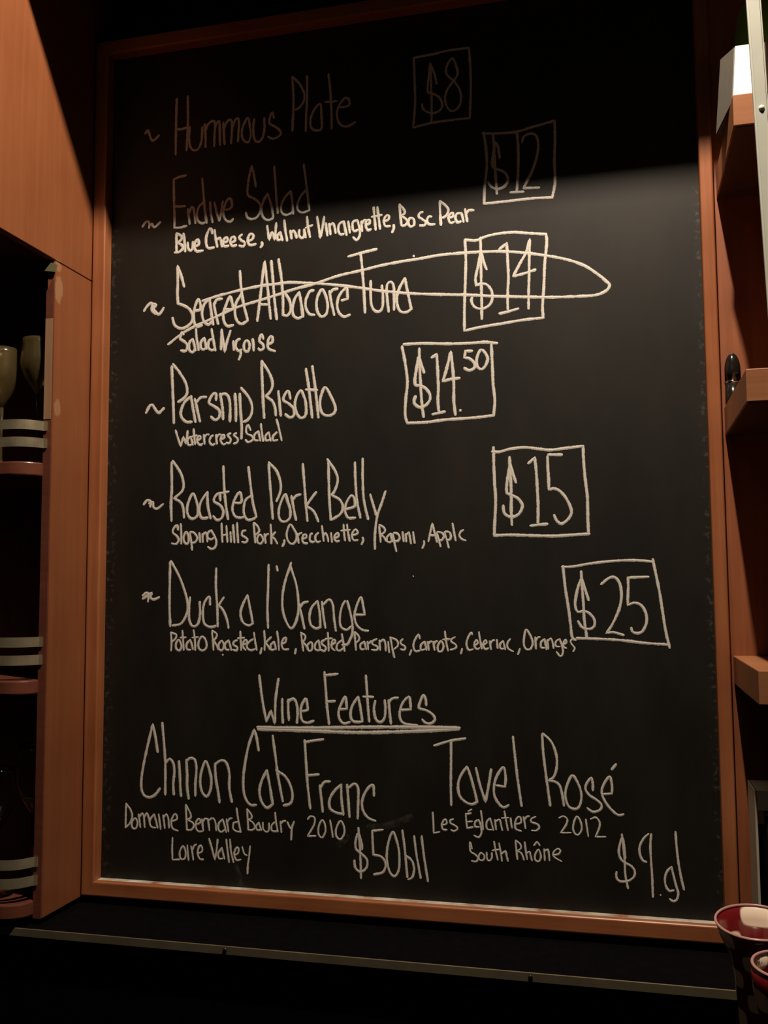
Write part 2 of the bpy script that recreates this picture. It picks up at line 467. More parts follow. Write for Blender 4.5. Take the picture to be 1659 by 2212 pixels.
CHALK_DATA = """
tilde|bullet tilde mark beside Hummous Plate|487:572,11676 621,11728 659,11618 697,11549 746,11561 818,11622
word|Hummous|482:1120,12186 1114,11932 1112,11654 1112,11263;479:1309,12207 1316,11951 1315,11675 1299,11309;480:1117,11682 1218,11673 1319,11693;476:1353,11693 1340,11534 1361,11371 1426,11299 1510,11325 1556,11461 1566,11666;474:1606,11707 1623,11499 1624,11327;472:1622,11590 1650,11679 1720,11738 1780,11708 1775,11503 1771,11321;470:1781,11616 1816,11703 1853,11717 1864,11537 1870,11332;469:1924,11689 1935,11506 1948,11333;468:1939,11596 1981,11693 2040,11725 2071,11648 2059,11331;466:2071,11579 2122,11709 2174,11721 2188,11610 2171,11352;464:2332,11716 2251,11579 2236,11445 2276,11350 2346,11323 2385,11427 2368,11587 2332,11716;460:2437,11680 2427,11489 2450,11351 2508,11303 2577,11358 2612,11511 2606,11681;458:2768,11660 2738,11754 2703,11680 2692,11591 2750,11539 2842,11471 2883,11398 2842,11348 2750,11325 2670,11369
word|Plate|453:3069,12284 3088,11944 3081,11676 3070,11409;453:3069,12284 3183,12156 3262,11988 3251,11855 3172,11765 3110,11744;449:3310,12262 3308,11914 3296,11648 3287,11381;447:3522,11785 3420,11698 3364,11550 3375,11426 3442,11373 3521,11370 3548,11437 3539,11616 3522,11785;443:3653,12247 3683,11975 3700,11684 3704,11362;443:3600,11808 3689,11796 3785,11797;438:3834,11688 3923,11688 3985,11713 3978,11791 3923,11827 3845,11753 3789,11628 3800,11494 3866,11397 3965,11373 4076,11425
tilde|bullet tilde mark beside Endive Salad|486:548,10138 586,10198 639,10220 669,10171 660,10111;483:660,10145 713,10174 726,10138 767,10116 858,10189
word|Endive|476:1296,10904 1164,10887 1082,10859! 1091,10534 1103,10259 1101,10067! 1209,10063 1311,10080;477:1102,10419 1193,10405 1284,10404;475:1333,10349 1348,10212 1364,10101;473:1348,10280 1397,10376 1433,10334 1448,10224 1459,10105;471:1571,10823 1597,10548 1623,10296 1653,10090;471:1610,10433 1527,10374 1486,10243 1506,10139 1577,10093 1644,10109;469:1707,10423 1723,10241 1752,10089;467:1782,10410 1824,10230 1865,10100! 1894,10223 1923,10411;464:1953,10273 2034,10276 2081,10327 2057,10430 2010,10435 1952,10329 1934,10196 1977,10102 2047,10073 2098,10112
word|Salad|461:2474,10586 2438,10792 2403,10930! 2357,10734 2335,10557 2347,10462 2463,10387 2544,10300 2551,10199 2499,10105 2418,10075 2337,10106 2307,10191;456:2669,10453 2601,10350 2567,10220 2590,10095 2659,10037 2739,10047 2757,10089! 2727,10270 2669,10453;453:2773,10876 2795,10618 2811,10371 2834,10125;449:3045,10457 2943,10357 2887,10231 2898,10130 2966,10085 3034,10100 3079,10122;449:3045,10457 3068,10300 3084,10089;445:3255,10854 3286,10629 3315,10383 3344,10116;445:3286,10441 3203,10351 3151,10225 3165,10135 3237,10095 3337,10117
word|Blue|517:1138,9972 1140,9825 1142,9667;517:1138,9972 1218,9926 1228,9873 1164,9818! 1238,9770 1249,9713 1178,9668 1111,9665;514:1258,9960 1276,9834 1292,9664;513:1331,9807 1339,9716 1380,9671 1415,9708 1419,9809;509:1458,9727 1521,9761 1509,9835 1462,9805 1444,9728 1487,9652 1593,9651
word|Cheese|506:1749,9912 1732,9981 1697,9985 1650,9877 1647,9754 1687,9683 1781,9685;506:1786,9965 1806,9828 1835,9687;504:1827,9804 1874,9833 1898,9775 1915,9684;503:1952,9747 2003,9764 1998,9821 1956,9814 1928,9749 1957,9686 2022,9691;500:2077,9739 2131,9761 2119,9820 2072,9813 2049,9749 2085,9679 2154,9688;500:2246,9848 2200,9808 2235,9753 2293,9714 2270,9657 2201,9674;495:2346,9731 2420,9758 2431,9823 2378,9839 2339,9754 2374,9669 2477,9674;494:2569,9692 2580,9654 2553,9612
word|Walnut|491:2659,9944 2694,9720! 2740,9837 2785,9711! 2799,9864 2808,9974;489:2876,9823 2826,9773 2835,9702 2887,9706;488:2876,9823 2887,9767 2910,9688;487:2939,10004 2955,9849 2985,9676;486:3034,9830 3046,9774 3057,9702;485:3046,9785 3084,9825 3120,9777 3138,9705;483:3180,9826 3180,9739 3225,9695 3259,9731 3259,9829;482:3259,9829 3272,9751 3286,9695;481:3304,10022 3322,9856 3353,9696;481:3286,9849 3393,9882
word|Vinaigrette|478:3467,10006 3493,9838 3517,9671! 3554,9832 3579,9994;477:3605,9891 3616,9789 3630,9693;476:3657,9877 3668,9793 3679,9705;475:3668,9839 3713,9880 3740,9832 3760,9720;473:3888,9890 3823,9860 3801,9771 3832,9695 3887,9693;472:3888,9890 3906,9797 3933,9671;471:3958,9883 3971,9791 3985,9702;469:4099,9887 4035,9866 4026,9785 4053,9719 4108,9737;470:4103,9883 4135,9756 4138,9647 4089,9579 4034,9630;468:4163,9862 4168,9789 4175,9707;468:4168,9816 4200,9867 4236,9876;466:4227,9792 4291,9822 4291,9867 4245,9863 4230,9792 4263,9716 4314,9726;465:4356,10060 4369,9895 4386,9704;464:4414,10057 4431,9907 4453,9715;464:4327,9914 4482,9929;461:4517,9826 4580,9847 4593,9899 4554,9912 4513,9844 4534,9752 4610,9745;461:4660,9757 4664,9703 4638,9643
word|Bosc|459:4753,10063 4766,9908 4782,9736;459:4753,10063 4823,9974 4832,9920 4778,9880! 4840,9838 4875,9781 4839,9736 4786,9731;457:4938,9837 4893,9815 4889,9743 4928,9704 4973,9726 4973,9798 4938,9837;454:5107,9909 5063,9896 5045,9844 5106,9793 5150,9753 5132,9706 5061,9708;451:5239,9824 5195,9828 5168,9769 5203,9712 5285,9704
word|Pear|449:5365,10051 5368,9882 5378,9682;449:5365,10051 5451,9971 5494,9895 5458,9819 5405,9789;446:5501,9779 5554,9792 5560,9844 5520,9839 5489,9780 5518,9703 5576,9710;445:5685,9831 5615,9829 5594,9761 5622,9700 5675,9708;444:5685,9831 5698,9777 5714,9696;443:5738,9888 5754,9789 5770,9695;442:5758,9824 5798,9864 5867,9856
price|$8 in a chalk box|427:4995,12310 5268,12322 5523,12346 5833,12343! 5850,11987 5848,11644 5829,11261! 5559,11266 5256,11261 4976,11220! 5008,11584 5005,11932 4995,12310;420:5246,12186 5251,11985 5258,11724 5259,11481 5253,11266;423:5339,11851 5307,12012 5246,12177! 5222,11989 5203,11835 5211,11739 5295,11701 5379,11638 5420,11529 5394,11446 5292,11408 5191,11438 5127,11499 5116,11569;418:5580,12216 5503,12123 5485,12004 5534,11928 5601,11858 5674,11736 5706,11594 5671,11461 5578,11401 5495,11467 5463,11610 5498,11743 5584,11852 5652,11946 5645,12068 5580,12216
price|$12 in a chalk box|477:6012,11004 6249,10975 6509,10966 6736,11009 7056,11061! 7059,10810 7044,10479 7045,10148 7001,9928! 6715,9944 6362,9940 6020,9940! 6032,10177 6070,10510 6058,10798 6029,11014;471:6167,10954 6180,10750 6191,10411 6210,10065;474:6259,10605 6238,10760 6198,10849! 6162,10651 6152,10500 6208,10443 6321,10380 6375,10273 6333,10177 6235,10138 6138,10174 6082,10256;467:6517,10961 6529,10708 6523,10373 6496,10076;465:6404,10066 6493,10063 6597,10056;461:6587,10801 6613,10874 6670,10909 6750,10907 6805,10842 6818,10706 6791,10542 6723,10350 6640,10193 6598,10106! 6686,10102 6822,10093
tilde|bullet tilde mark beside Seared Albacore Tuna|560:593,8763 641,8832 698,8881 737,8860 734,8761 797,8702;558:747,8868 805,8846 757,8786 826,8700 874,8705 934,8790
word|Seared|555:1280,9099 1231,9269 1162,9445! 1170,9220 1167,9005 1178,8839! 1274,8799 1369,8738 1427,8627 1409,8522 1316,8449 1221,8438 1125,8498 1086,8617;545:1464,8699 1558,8715 1553,8813 1519,8878 1473,8784 1446,8643 1456,8518 1504,8447 1589,8464;542:1726,8866 1632,8806 1587,8668 1616,8524 1692,8465 1757,8510;542:1711,8862 1742,8656 1776,8455;540:1782,8794 1811,8650 1859,8461;541:1786,8759 1829,8844 1922,8854;536:1951,8684 2099,8681 2089,8770 2051,8879 1978,8726 1942,8605 1961,8480 2017,8414 2110,8425;532:2215,9271 2235,9005 2274,8755 2348,8477;532:2236,8899 2154,8765 2136,8608 2174,8482 2248,8432 2348,8477
word|Albacore|525:2504,8457 2548,8803 2592,9185 2619,9385! 2666,9003 2694,8721 2721,8475;527:2548,8716 2676,8702;524:2728,9384 2756,9083 2784,8749 2821,8459;523:2846,9399 2892,9106 2919,8773 2920,8521! 2992,8507 3045,8589 3027,8729 2955,8857;517:3180,8856 3109,8758 3073,8622 3091,8499 3162,8450 3225,8472;516:3180,8856 3212,8680 3242,8467;513:3411,8862 3349,8850 3287,8726 3287,8605 3340,8506 3425,8482;512:3544,8869 3473,8762 3455,8626 3482,8503 3543,8447 3614,8493 3631,8612 3605,8752 3544,8869;508:3658,8833 3693,8641 3736,8453;508:3667,8781 3711,8846 3790,8857;504:3851,8672 3946,8689! 3938,8844! 3912,8855 3816,8752 3781,8617 3806,8495 3885,8421 3980,8444
word|Tuna|500:3958,9337 4149,9374 4400,9411;500:4149,9374 4174,9132 4198,8788 4214,8455;497:4303,8933 4302,8780 4309,8592 4351,8487 4420,8456 4480,8511 4490,8679 4474,8850;494:4545,8793 4557,8623 4576,8441;492:4545,8759 4559,8860 4611,8893 4653,8835 4660,8665 4658,8463;488:4828,8930 4746,8793 4702,8662 4710,8526 4760,8430 4844,8415 4920,8456;488:4828,8930 4864,8733 4920,8451
word|Salad|511:1279,8336 1250,8374 1232,8321 1223,8269 1299,8219 1341,8154 1320,8076 1234,8082;507:1431,8254 1375,8196 1376,8090 1433,8042 1479,8100;507:1431,8254 1460,8164 1480,8065;506:1486,8410 1502,8249 1536,8070;504:1628,8258 1572,8191 1573,8103 1620,8073 1657,8106;504:1628,8258 1647,8168 1667,8079;501:1748,8390 1778,8230 1816,8042;501:1759,8231 1703,8200 1695,8103 1751,8055 1816,8069
word|Nicoise with a cedilla under the c|500:1916,8369 1914,8185 1909,8053;498:1916,8369 1945,8183 1970,8014! 2010,8178 2064,8341;496:2111,8171 2121,8030;494:2222,8198 2167,8176 2149,8081 2195,8017 2250,8030;495:2223,8015 2236,7962 2205,7876;494:2323,8165 2286,8106 2296,8018 2351,7997 2378,8065 2368,8135 2323,8165;491:2428,8183 2441,8096 2447,7999;490:2605,8171 2577,8242 2550,8210 2541,8141 2596,8085 2605,8023 2551,8001 2524,8029;485:2686,8079 2750,8117 2749,8195 2713,8198 2677,8123 2687,8018 2795,7967
line|long chalk loop crossing out the Seared Albacore Tuna item|507:1017,8196 1236,8343 1462,8452 1687,8530 1911,8608 2209,8709 2536,8778 2844,8847 3113,8911 3401,8959 3555,8996 3818,9059 4165,9107 4508,9161 4854,9193 5043,9204 5356,9231 5713,9232 5978,9222 6280,9200 6578,9152 6893,9082 7171,9002 7420,8892 7609,8748 7720,8638 7769,8574 7717,8499 7582,8450 7352,8449 6959,8468 6566,8506 6168,8546 5765,8599 5349,8641 4933,8689 4674,8731 4505,8759 4249,8816 3991,8873 3643,8938 3283,8990 3023,9020 2836,9014 2573,9007 2307,8979 2024,8936 1801,8896 1591,8847;455:4960,9260 4967,9246
price|$14 in a chalk box|477:5730,9427 5897,9401 6021,9441 6184,9467 6426,9470 6685,9428 6903,9396! 6910,9262 6874,8958 6858,8654 6832,8351 6838,8178! 6562,8169 6262,8140 5959,8112 5704,8073! 5710,8440 5730,8853 5740,9165 5730,9427;470:5959,9437 5959,9145 5960,8833 5962,8523 5961,8224;473:6043,8951 6004,9058 5960,9228! 5923,9044 5879,8841 5887,8732! 5969,8750 6050,8722 6113,8614 6111,8490 6045,8403 5943,8380 5852,8418 5813,8504 5824,8555;464:6230,9234 6339,9317! 6348,9047 6354,8799 6340,8595 6336,8339;462:6214,8287 6345,8308 6489,8341;460:6744,8888 6574,8846 6424,8818! 6517,8991 6610,9147 6670,9347! 6658,9081 6649,8774 6639,8570 6634,8326
price|$14.50 in a chalk box|499:4798,7935 5081,7930 5453,7898 5760,7885 6004,7884 6178,7856;500:4773,7908 4809,7724 4844,7472 4849,7322 4822,7100 4814,6877 4844,6762! 5131,6760 5378,6781 5623,6787 5866,6793 6109,6811! 6128,7028 6108,7272 6101,7577 6090,7847;515:5033,7858 5034,7646 5047,7335 5065,7025 5088,6838;518:5101,7493 5065,7607 5023,7747! 4990,7562 4963,7390 4975,7317 5037,7305 5111,7269 5179,7179 5184,7092 5134,7021 5059,6982 4984,7010 4947,7068 4970,7154;511:5216,7709 5291,7754! 5301,7567 5310,7258 5301,7073 5312,6913;510:5219,6871 5318,6888 5404,6902;507:5625,7381 5508,7375 5379,7350! 5436,7534 5501,7777! 5523,7553 5538,7306 5535,7061 5556,6845;506:5813,7768 5716,7772! 5696,7675! 5769,7660 5829,7607 5853,7544 5816,7498 5755,7489 5694,7524;503:5941,7778 5892,7701 5872,7605 5889,7530 5943,7490 5998,7535 6036,7631 6007,7718 5941,7778;506:5625,6915 5630,6902
tilde|bullet tilde mark beside Parsnip Risotto|552:652,7128 706,7227 761,7249 806,7181 862,7121 894,7132 959,7189
word|Parsnip|549:1082,7847 1102,7490 1118,7185 1130,6942;549:1104,7876 1225,7726 1325,7558 1348,7415 1295,7327 1198,7272;543:1424,7350 1317,7275 1249,7138 1255,7036 1331,6956 1432,6947;542:1413,7351 1447,7167 1493,6940;541:1478,7307 1523,7123 1568,6946;540:1511,7254 1575,7321 1671,7326;538:1832,7267 1831,7367 1767,7351 1715,7233 1790,7179 1886,7104 1887,7004 1824,6958 1749,7011;534:1899,7363 1939,7141 1951,6961;532:1905,7343 1980,7359 2043,7295 2066,7135 2063,6922;531:2144,7349 2160,7130 2162,6921;528:2222,7345 2234,7126 2257,6827 2253,6649;528:2243,7433 2359,7298 2422,7155 2412,7017 2350,6931 2288,6905
word|Risotto|523:2576,7831 2583,7602 2598,7304 2620,6947;520:2576,7831 2691,7655 2753,7493 2733,7375 2650,7281! 2754,7197 2795,7096 2808,6977;518:2846,7349 2867,7171 2888,6969;517:3041,7220 3011,7340 2959,7303 2929,7207 3021,7143 3093,7061 3093,6963 3031,6936 2960,6989;514:3204,7338 3133,7235 3113,7099 3154,6969 3225,6917 3286,6972 3286,7128 3255,7247 3204,7338;510:3286,7667 3326,7419 3357,7164 3387,6915;508:3387,7700 3428,7413 3457,7158 3483,6910;509:3286,7347 3468,7329;507:3589,7365 3518,7213 3508,7077 3548,6969 3638,6931 3728,6969 3748,7055 3689,7204 3589,7365
word|Watercress|428:1160,6830 1204,6697 1249,6574! 1291,6723! 1335,6611! 1355,6730 1361,6810;426:1413,6717 1362,6670 1378,6589 1432,6591;426:1413,6717 1436,6646 1449,6586;425:1462,6835 1473,6725 1490,6594;425:1435,6716 1520,6733;424:1534,6652 1581,6680 1570,6720 1538,6712 1521,6643 1571,6580 1614,6599;423:1634,6737 1641,6657 1650,6593;423:1641,6687 1676,6735 1719,6737;421:1789,6720 1747,6692 1731,6623 1774,6572 1816,6590;420:1836,6728 1843,6648 1852,6584;420:1847,6678 1878,6726 1916,6728;418:1932,6654 1974,6678 1963,6718 1931,6704 1911,6635 1953,6574 1996,6582;418:2079,6737 2026,6715 2079,6647 2059,6589 2010,6597;417:2173,6736 2127,6711 2191,6652 2185,6597 2128,6576
word|Salad|414:2403,6771 2361,6852 2330,6804 2341,6724 2424,6681 2435,6622 2362,6589 2320,6627;411:2532,6751 2466,6699 2466,6620 2524,6608;411:2532,6751 2543,6676 2559,6600;410:2569,6861 2586,6713 2607,6594;409:2697,6727 2642,6671 2652,6602 2710,6609;408:2697,6727 2710,6668 2727,6593;406:2820,6918 2858,6779 2903,6591;407:2827,6721 2766,6665 2766,6597 2838,6603
tilde|bullet tilde mark beside Roasted Pork Belly|512:633,5687 685,5747 752,5733 745,5648;509:726,5697 792,5719 799,5646 860,5615 965,5685
word|Roasted|506:1097,6331 1107,5929 1096,5686 1108,5420;502:1115,6354 1248,6167 1303,5995 1278,5875 1148,5770! 1267,5694 1307,5584 1316,5463;501:1461,5833 1384,5690 1367,5558 1413,5461 1478,5447 1542,5505 1533,5674 1461,5833;496:1707,5849 1605,5720 1567,5577 1607,5456 1710,5453;495:1702,5849 1709,5645 1757,5440;495:1914,5711 1900,5819 1836,5785 1811,5702 1914,5639 1966,5542 1941,5447 1865,5413 1800,5475;490:1961,6237 1976,5924 2003,5660 2043,5421;491:1887,5819 2053,5845;486:2156,5668 2258,5677 2244,5820 2193,5798 2131,5680 2114,5562 2157,5466 2246,5440 2322,5461;483:2369,6209 2408,5910 2447,5648 2503,5445;483:2409,5767 2321,5699 2296,5533 2347,5413 2435,5411 2498,5445
word|Pork|479:2696,6244 2717,5947 2742,5663 2763,5410;479:2696,6268 2821,6133 2883,5965 2884,5823 2822,5672;477:2958,5774 2884,5635 2855,5495 2884,5388 2959,5363 3033,5420 3040,5537 2995,5679 2958,5774;473:3057,5747 3094,5559 3131,5382;473:3069,5677 3131,5745 3205,5766;470:3237,6223 3261,5929 3285,5623 3310,5362;467:3449,5794 3364,5691 3290,5588! 3388,5527 3437,5456 3480,5350
word|Belly|464:3637,6254 3644,5916 3655,5613 3674,5369;464:3620,6279 3729,6122 3782,5981 3752,5842 3692,5739! 3812,5666 3859,5561 3823,5458 3691,5375;459:3907,5525 4039,5567 4028,5694 3980,5719 3908,5606 3895,5490 3943,5397 4050,5394;457:4047,6215 4053,5948 4075,5647 4126,5392;456:4166,6268 4165,5944 4182,5644 4244,5366;454:4277,5733 4324,5571 4370,5420;453:4509,5772 4454,5613 4382,5409 4345,5158 4343,4930
word|Sloping|427:1218,5278 1204,5348 1151,5311 1130,5242 1198,5186 1232,5124 1191,5063 1115,5072;425:1263,5370 1273,5215 1275,5064;424:1348,5245 1315,5168 1325,5091 1375,5059 1399,5120 1382,5213 1348,5245;422:1415,5228 1441,5089 1456,4965;422:1423,5243 1490,5226 1541,5148 1508,5087 1458,5073;420:1573,5224 1580,5163 1588,5083;420:1623,5208 1629,5146 1632,5082;419:1627,5185 1672,5230 1698,5183 1707,5088;418:1771,5259 1714,5221 1715,5145 1773,5121 1813,5150;419:1771,5259 1838,5142 1855,5065 1831,4997 1774,4975 1716,5007
word|Hills|415:1938,5362 1944,5217 1954,5076;414:2017,5322 2026,5199 2035,5074;415:1953,5178 2027,5192;414:2083,5229 2089,5152 2094,5073;413:2124,5335 2136,5197 2150,5064;412:2189,5364 2198,5211 2210,5063;411:2331,5246 2279,5232 2271,5172 2328,5140 2360,5101 2328,5064 2272,5073
word|Pork|408:2456,5357 2470,5205 2486,5058;408:2464,5357 2529,5295 2545,5226 2489,5175;408:2546,5173 2514,5114 2530,5053 2578,5044 2610,5096 2586,5157 2546,5173;406:2631,5187 2640,5119 2650,5047;406:2637,5134 2658,5171 2695,5185;405:2729,5328 2738,5184 2743,5038;403:2806,5213 2743,5142! 2794,5108 2837,5036;402:2945,5090 2945,5052 2918,4993
word|Orecchiette|401:3040,5321 2992,5224 2985,5134 3024,5051 3080,5027 3135,5086 3135,5176 3095,5252 3040,5321;399:3146,5183 3161,5108 3174,5038;399:3158,5138 3182,5175 3221,5189;397:3237,5099 3292,5120 3284,5165 3245,5151 3229,5092 3253,5039 3311,5031;396:3386,5178 3355,5156 3347,5082 3378,5049 3417,5058;394:3480,5184 3440,5147 3433,5088 3464,5047 3510,5061;394:3534,5287 3550,5167 3562,5060;393:3549,5130 3588,5178 3619,5129 3635,5051;392:3675,5179 3682,5120 3690,5043;391:3736,5097 3790,5125 3786,5170 3752,5163 3724,5104 3752,5056 3801,5058;389:3868,5301 3875,5190 3890,5061;388:3922,5300 3937,5174 3962,5052;389:3832,5206 3968,5218;387:4006,5135 4082,5163 4067,5215 4029,5209 3995,5143 4021,5066 4085,5065;386:4158,5103 4168,5059 4142,5000
word|Rapini|382:4409,5266 4421,5149 4430,5029;381:4409,5281 4470,5250 4499,5198 4469,5155 4431,5141! 4484,5096 4510,5042;380:4582,5153 4529,5103 4525,5044 4566,5022 4600,5043;380:4582,5153 4592,5094 4603,5035;379:4612,5145 4633,5028 4665,4889;380:4627,5159 4687,5143 4716,5084 4686,5041 4641,5042;378:4757,5171 4768,5083 4775,5029;377:4803,5141 4808,5082 4812,5028;376:4810,5119 4851,5162 4865,5103 4882,4998;376:4915,5167 4924,5080 4938,5004;374:5072,5034 5076,4990 5049,4930
word|Apple|371:5138,5025 5169,5162 5197,5284! 5228,5161 5263,5013;372:5161,5111 5227,5110;371:5260,5146 5285,5058 5316,4947;371:5272,5160 5337,5144 5366,5093 5336,5043 5300,5036;369:5374,5157 5402,5056 5433,4930;370:5389,5164 5447,5149 5468,5098 5453,5048 5409,5039;368:5492,5277 5513,5154 5536,5029;366:5651,5180 5614,5159 5589,5110 5613,5059 5680,5026
price|$15 in a chalk box|470:6076,6288 6185,6282 6340,6317 6545,6329 6748,6299 6899,6277 7100,6294 7350,6314! 7353,6110 7368,5856 7392,5602 7391,5349 7395,5098;496:7409,5087 7172,5077 6924,5067 6623,5079 6318,5095 6088,5090! 6102,5331 6117,5589 6105,5848 6099,6108 6098,6353;488:6323,6203 6333,5944 6339,5685 6335,5428 6341,5233;491:6408,5833 6365,5974 6326,6110! 6297,5935 6274,5770 6278,5687! 6349,5654 6430,5610 6484,5537 6488,5475 6446,5394 6364,5350 6282,5363 6232,5421 6223,5514;482:6587,6099 6680,6178! 6696,5982 6706,5725 6712,5520 6705,5255;480:6600,5217 6726,5229 6837,5237;479:6867,6214 6948,6209 7058,6206;479:6857,6192 6858,6027 6865,5873 6867,5718! 6938,5733 7017,5695 7095,5601 7152,5487 7169,5385 7128,5306 7067,5251 7017,5237 6968,5279 6930,5361
tilde|starlike bullet mark beside Duck a l'Orange|469:636,4272 697,4316 734,4293 728,4182;467:637,4227 698,4260 790,4315 766,4253 821,4215 918,4248
word|Duck|463:1093,4791 1090,4469 1090,4114 1106,3805;462:1105,4802 1229,4600 1328,4378 1390,4157 1380,4003 1286,3849 1142,3816;456:1430,4245 1415,4069 1424,3893 1478,3806 1561,3839 1595,3981 1589,4178;451:1760,4129 1747,4254 1665,4156 1643,4003 1668,3850 1763,3795 1857,3813;451:1855,4681 1853,4396 1879,4068 1886,3802;448:1984,4242 1937,4177 1902,4122! 1973,4046 2033,3915 2062,3781
word|a|445:2365,4273 2289,4132 2254,4002 2290,3872 2383,3818 2452,3851! 2417,4023 2365,4273
word|l'Orange|439:2699,4725 2693,4411 2682,4066 2694,3782;439:2825,4701 2841,4630;436:3054,4752 3035,4688 2967,4495 2922,4280 2922,4065 2980,3873 3059,3777 3138,3894 3172,4107 3138,4407 3047,4688;431:3172,4150 3217,3979 3262,3773;431:3199,4086 3240,4150 3319,4171;429:3465,4181 3375,4085 3341,3958 3363,3830 3442,3777 3509,3799! 3498,4000 3465,4181;426:3532,4170 3554,3979 3587,3784;424:3554,4127 3643,4201 3699,4127 3720,3915 3746,3742;420:3887,4179 3843,4105 3809,3958 3820,3810 3908,3758 3978,3810;422:3920,4179 3964,4021 3996,3852 3995,3705 3951,3600 3918,3548 3841,3537;417:4040,3978 4183,3978! 4161,4104 4129,4231 4063,4105 4029,3957 4062,3831 4149,3758 4236,3744
word|Potato|400:1118,3709 1130,3573 1125,3437;400:1118,3709 1204,3681 1198,3622 1141,3570;399:1251,3603 1205,3545 1210,3467 1264,3439 1295,3506 1251,3603;397:1309,3739 1321,3594 1334,3445;397:1278,3632 1368,3637;396:1438,3604 1379,3536 1391,3459 1448,3450;395:1438,3604 1464,3537 1486,3456;395:1493,3749 1516,3595 1524,3446;395:1473,3633 1572,3643;394:1631,3653 1579,3576 1580,3479 1643,3441 1706,3490 1694,3596 1631,3653
word|Roasted|391:1794,3731 1809,3596 1821,3449;390:1798,3741 1871,3693 1861,3635 1820,3587! 1872,3520 1898,3459;390:1945,3587 1903,3530 1914,3463 1956,3448 1987,3502 1976,3568 1945,3587;388:2065,3598 2007,3540 2018,3463 2070,3454;387:2065,3598 2086,3531 2107,3451;387:2203,3598 2152,3579 2142,3531 2204,3493 2194,3446 2132,3455;385:2250,3732 2259,3599 2266,3452;385:2213,3627 2316,3637;384:2306,3532 2357,3561 2347,3603 2306,3580 2296,3504 2337,3453;382:2469,3714 2490,3581 2515,3454;382:2455,3619 2378,3561 2358,3495 2419,3451 2511,3477;389:1971,3387 1973,3375;381:2592,3487 2572,3401
word|Kale|380:2632,3743 2643,3601 2639,3455;379:2744,3649 2653,3563! 2694,3516 2724,3465;379:2788,3583 2734,3526 2744,3459 2795,3469;378:2788,3583 2805,3526 2817,3466;378:2834,3734 2855,3602 2865,3457;376:2905,3545 2966,3574 2976,3640 2935,3621 2905,3545 2936,3470 3016,3471;374:3130,3481 3116,3406
word|Roasted|373:3211,3707 3225,3585 3245,3450;372:3205,3716 3275,3670 3265,3613 3235,3576! 3295,3520 3325,3460;372:3354,3576 3305,3520 3325,3454 3374,3464 3384,3548 3354,3576;370:3483,3605 3434,3558 3424,3483 3473,3456 3499,3474;370:3483,3605 3495,3530 3506,3460;369:3585,3615 3532,3587 3532,3549 3591,3503 3571,3447 3522,3465;368:3621,3718 3631,3587 3636,3453;368:3586,3624 3690,3634;367:3689,3541 3738,3579 3719,3616 3689,3588 3679,3504 3728,3458;365:3836,3700 3856,3588 3878,3451;365:3836,3607 3768,3551 3758,3476 3806,3458 3865,3496
word|Parsnips|363:4027,3719 4040,3590 4049,3466;363:4031,3728 4089,3673 4098,3618 4050,3571;361:4175,3590 4117,3544 4126,3479 4175,3480;361:4175,3590 4188,3535 4203,3476;361:4223,3591 4229,3535 4234,3476;360:4233,3554 4281,3600;360:4364,3628 4306,3600 4296,3554 4372,3518 4363,3472 4286,3471;358:4402,3610 4407,3536 4412,3468;357:4411,3582 4459,3619 4487,3574 4496,3460;357:4531,3592 4538,3519 4545,3436;356:4564,3657 4591,3501 4623,3364;356:4574,3648 4659,3611 4677,3538 4620,3483;355:4748,3630 4715,3593 4725,3557 4781,3521 4771,3475 4714,3484;353:4875,3476 4846,3402
word|Carrots|351:4998,3635 4980,3695 4923,3613 4903,3530 4931,3458 4996,3467;350:5067,3595 5016,3549 5015,3477 5071,3486;350:5067,3595 5081,3541 5094,3474;350:5110,3595 5119,3532 5127,3474;349:5119,3559 5147,3592 5179,3596;349:5194,3596 5202,3532 5211,3475;348:5203,3560 5227,3596 5253,3600;348:5305,3606 5258,3533 5267,3460 5313,3461 5341,3533 5305,3606;346:5363,3742 5379,3597 5405,3467;346:5333,3624 5435,3633;346:5509,3661 5463,3634 5453,3597 5517,3553 5516,3508 5442,3480;344:5608,3499 5589,3427
word|Celeriac|342:5752,3698 5739,3725 5693,3653 5669,3563 5699,3482 5763,3491;341:5791,3545 5828,3573 5820,3617 5792,3599 5782,3536 5818,3492 5855,3510;340:5849,3734 5865,3618 5887,3498;339:5919,3555 5955,3582 5947,3618 5919,3600 5906,3546 5936,3493 5981,3507;339:6001,3609 6009,3547 6017,3490;339:6009,3565 6037,3610 6068,3619;338:6101,3628 6105,3565 6110,3508;337:6190,3610 6145,3565 6153,3503 6194,3503;337:6190,3610 6202,3557 6215,3491;335:6290,3638 6253,3593 6243,3539 6269,3495 6326,3465;334:6421,3505 6393,3425
word|Oranges|334:6515,3772 6487,3692 6476,3568 6510,3497 6572,3506 6600,3586 6575,3674 6515,3772;331:6634,3666 6639,3586 6643,3503;331:6645,3613 6667,3657 6703,3666;330:6764,3640 6715,3595 6714,3525 6758,3516;330:6764,3640 6776,3569 6789,3495;329:6800,3631 6806,3570 6812,3504;329:6803,3605 6848,3649 6873,3588 6884,3514;328:6971,3641 6917,3605 6916,3544 6968,3535;328:6971,3641 7003,3536 7010,3448 6974,3404 6923,3465;327:7030,3571 7060,3592 7053,3633 7026,3597 7021,3536 7059,3515;325:7150,3645 7118,3615 7131,3572 7172,3519 7150,3472
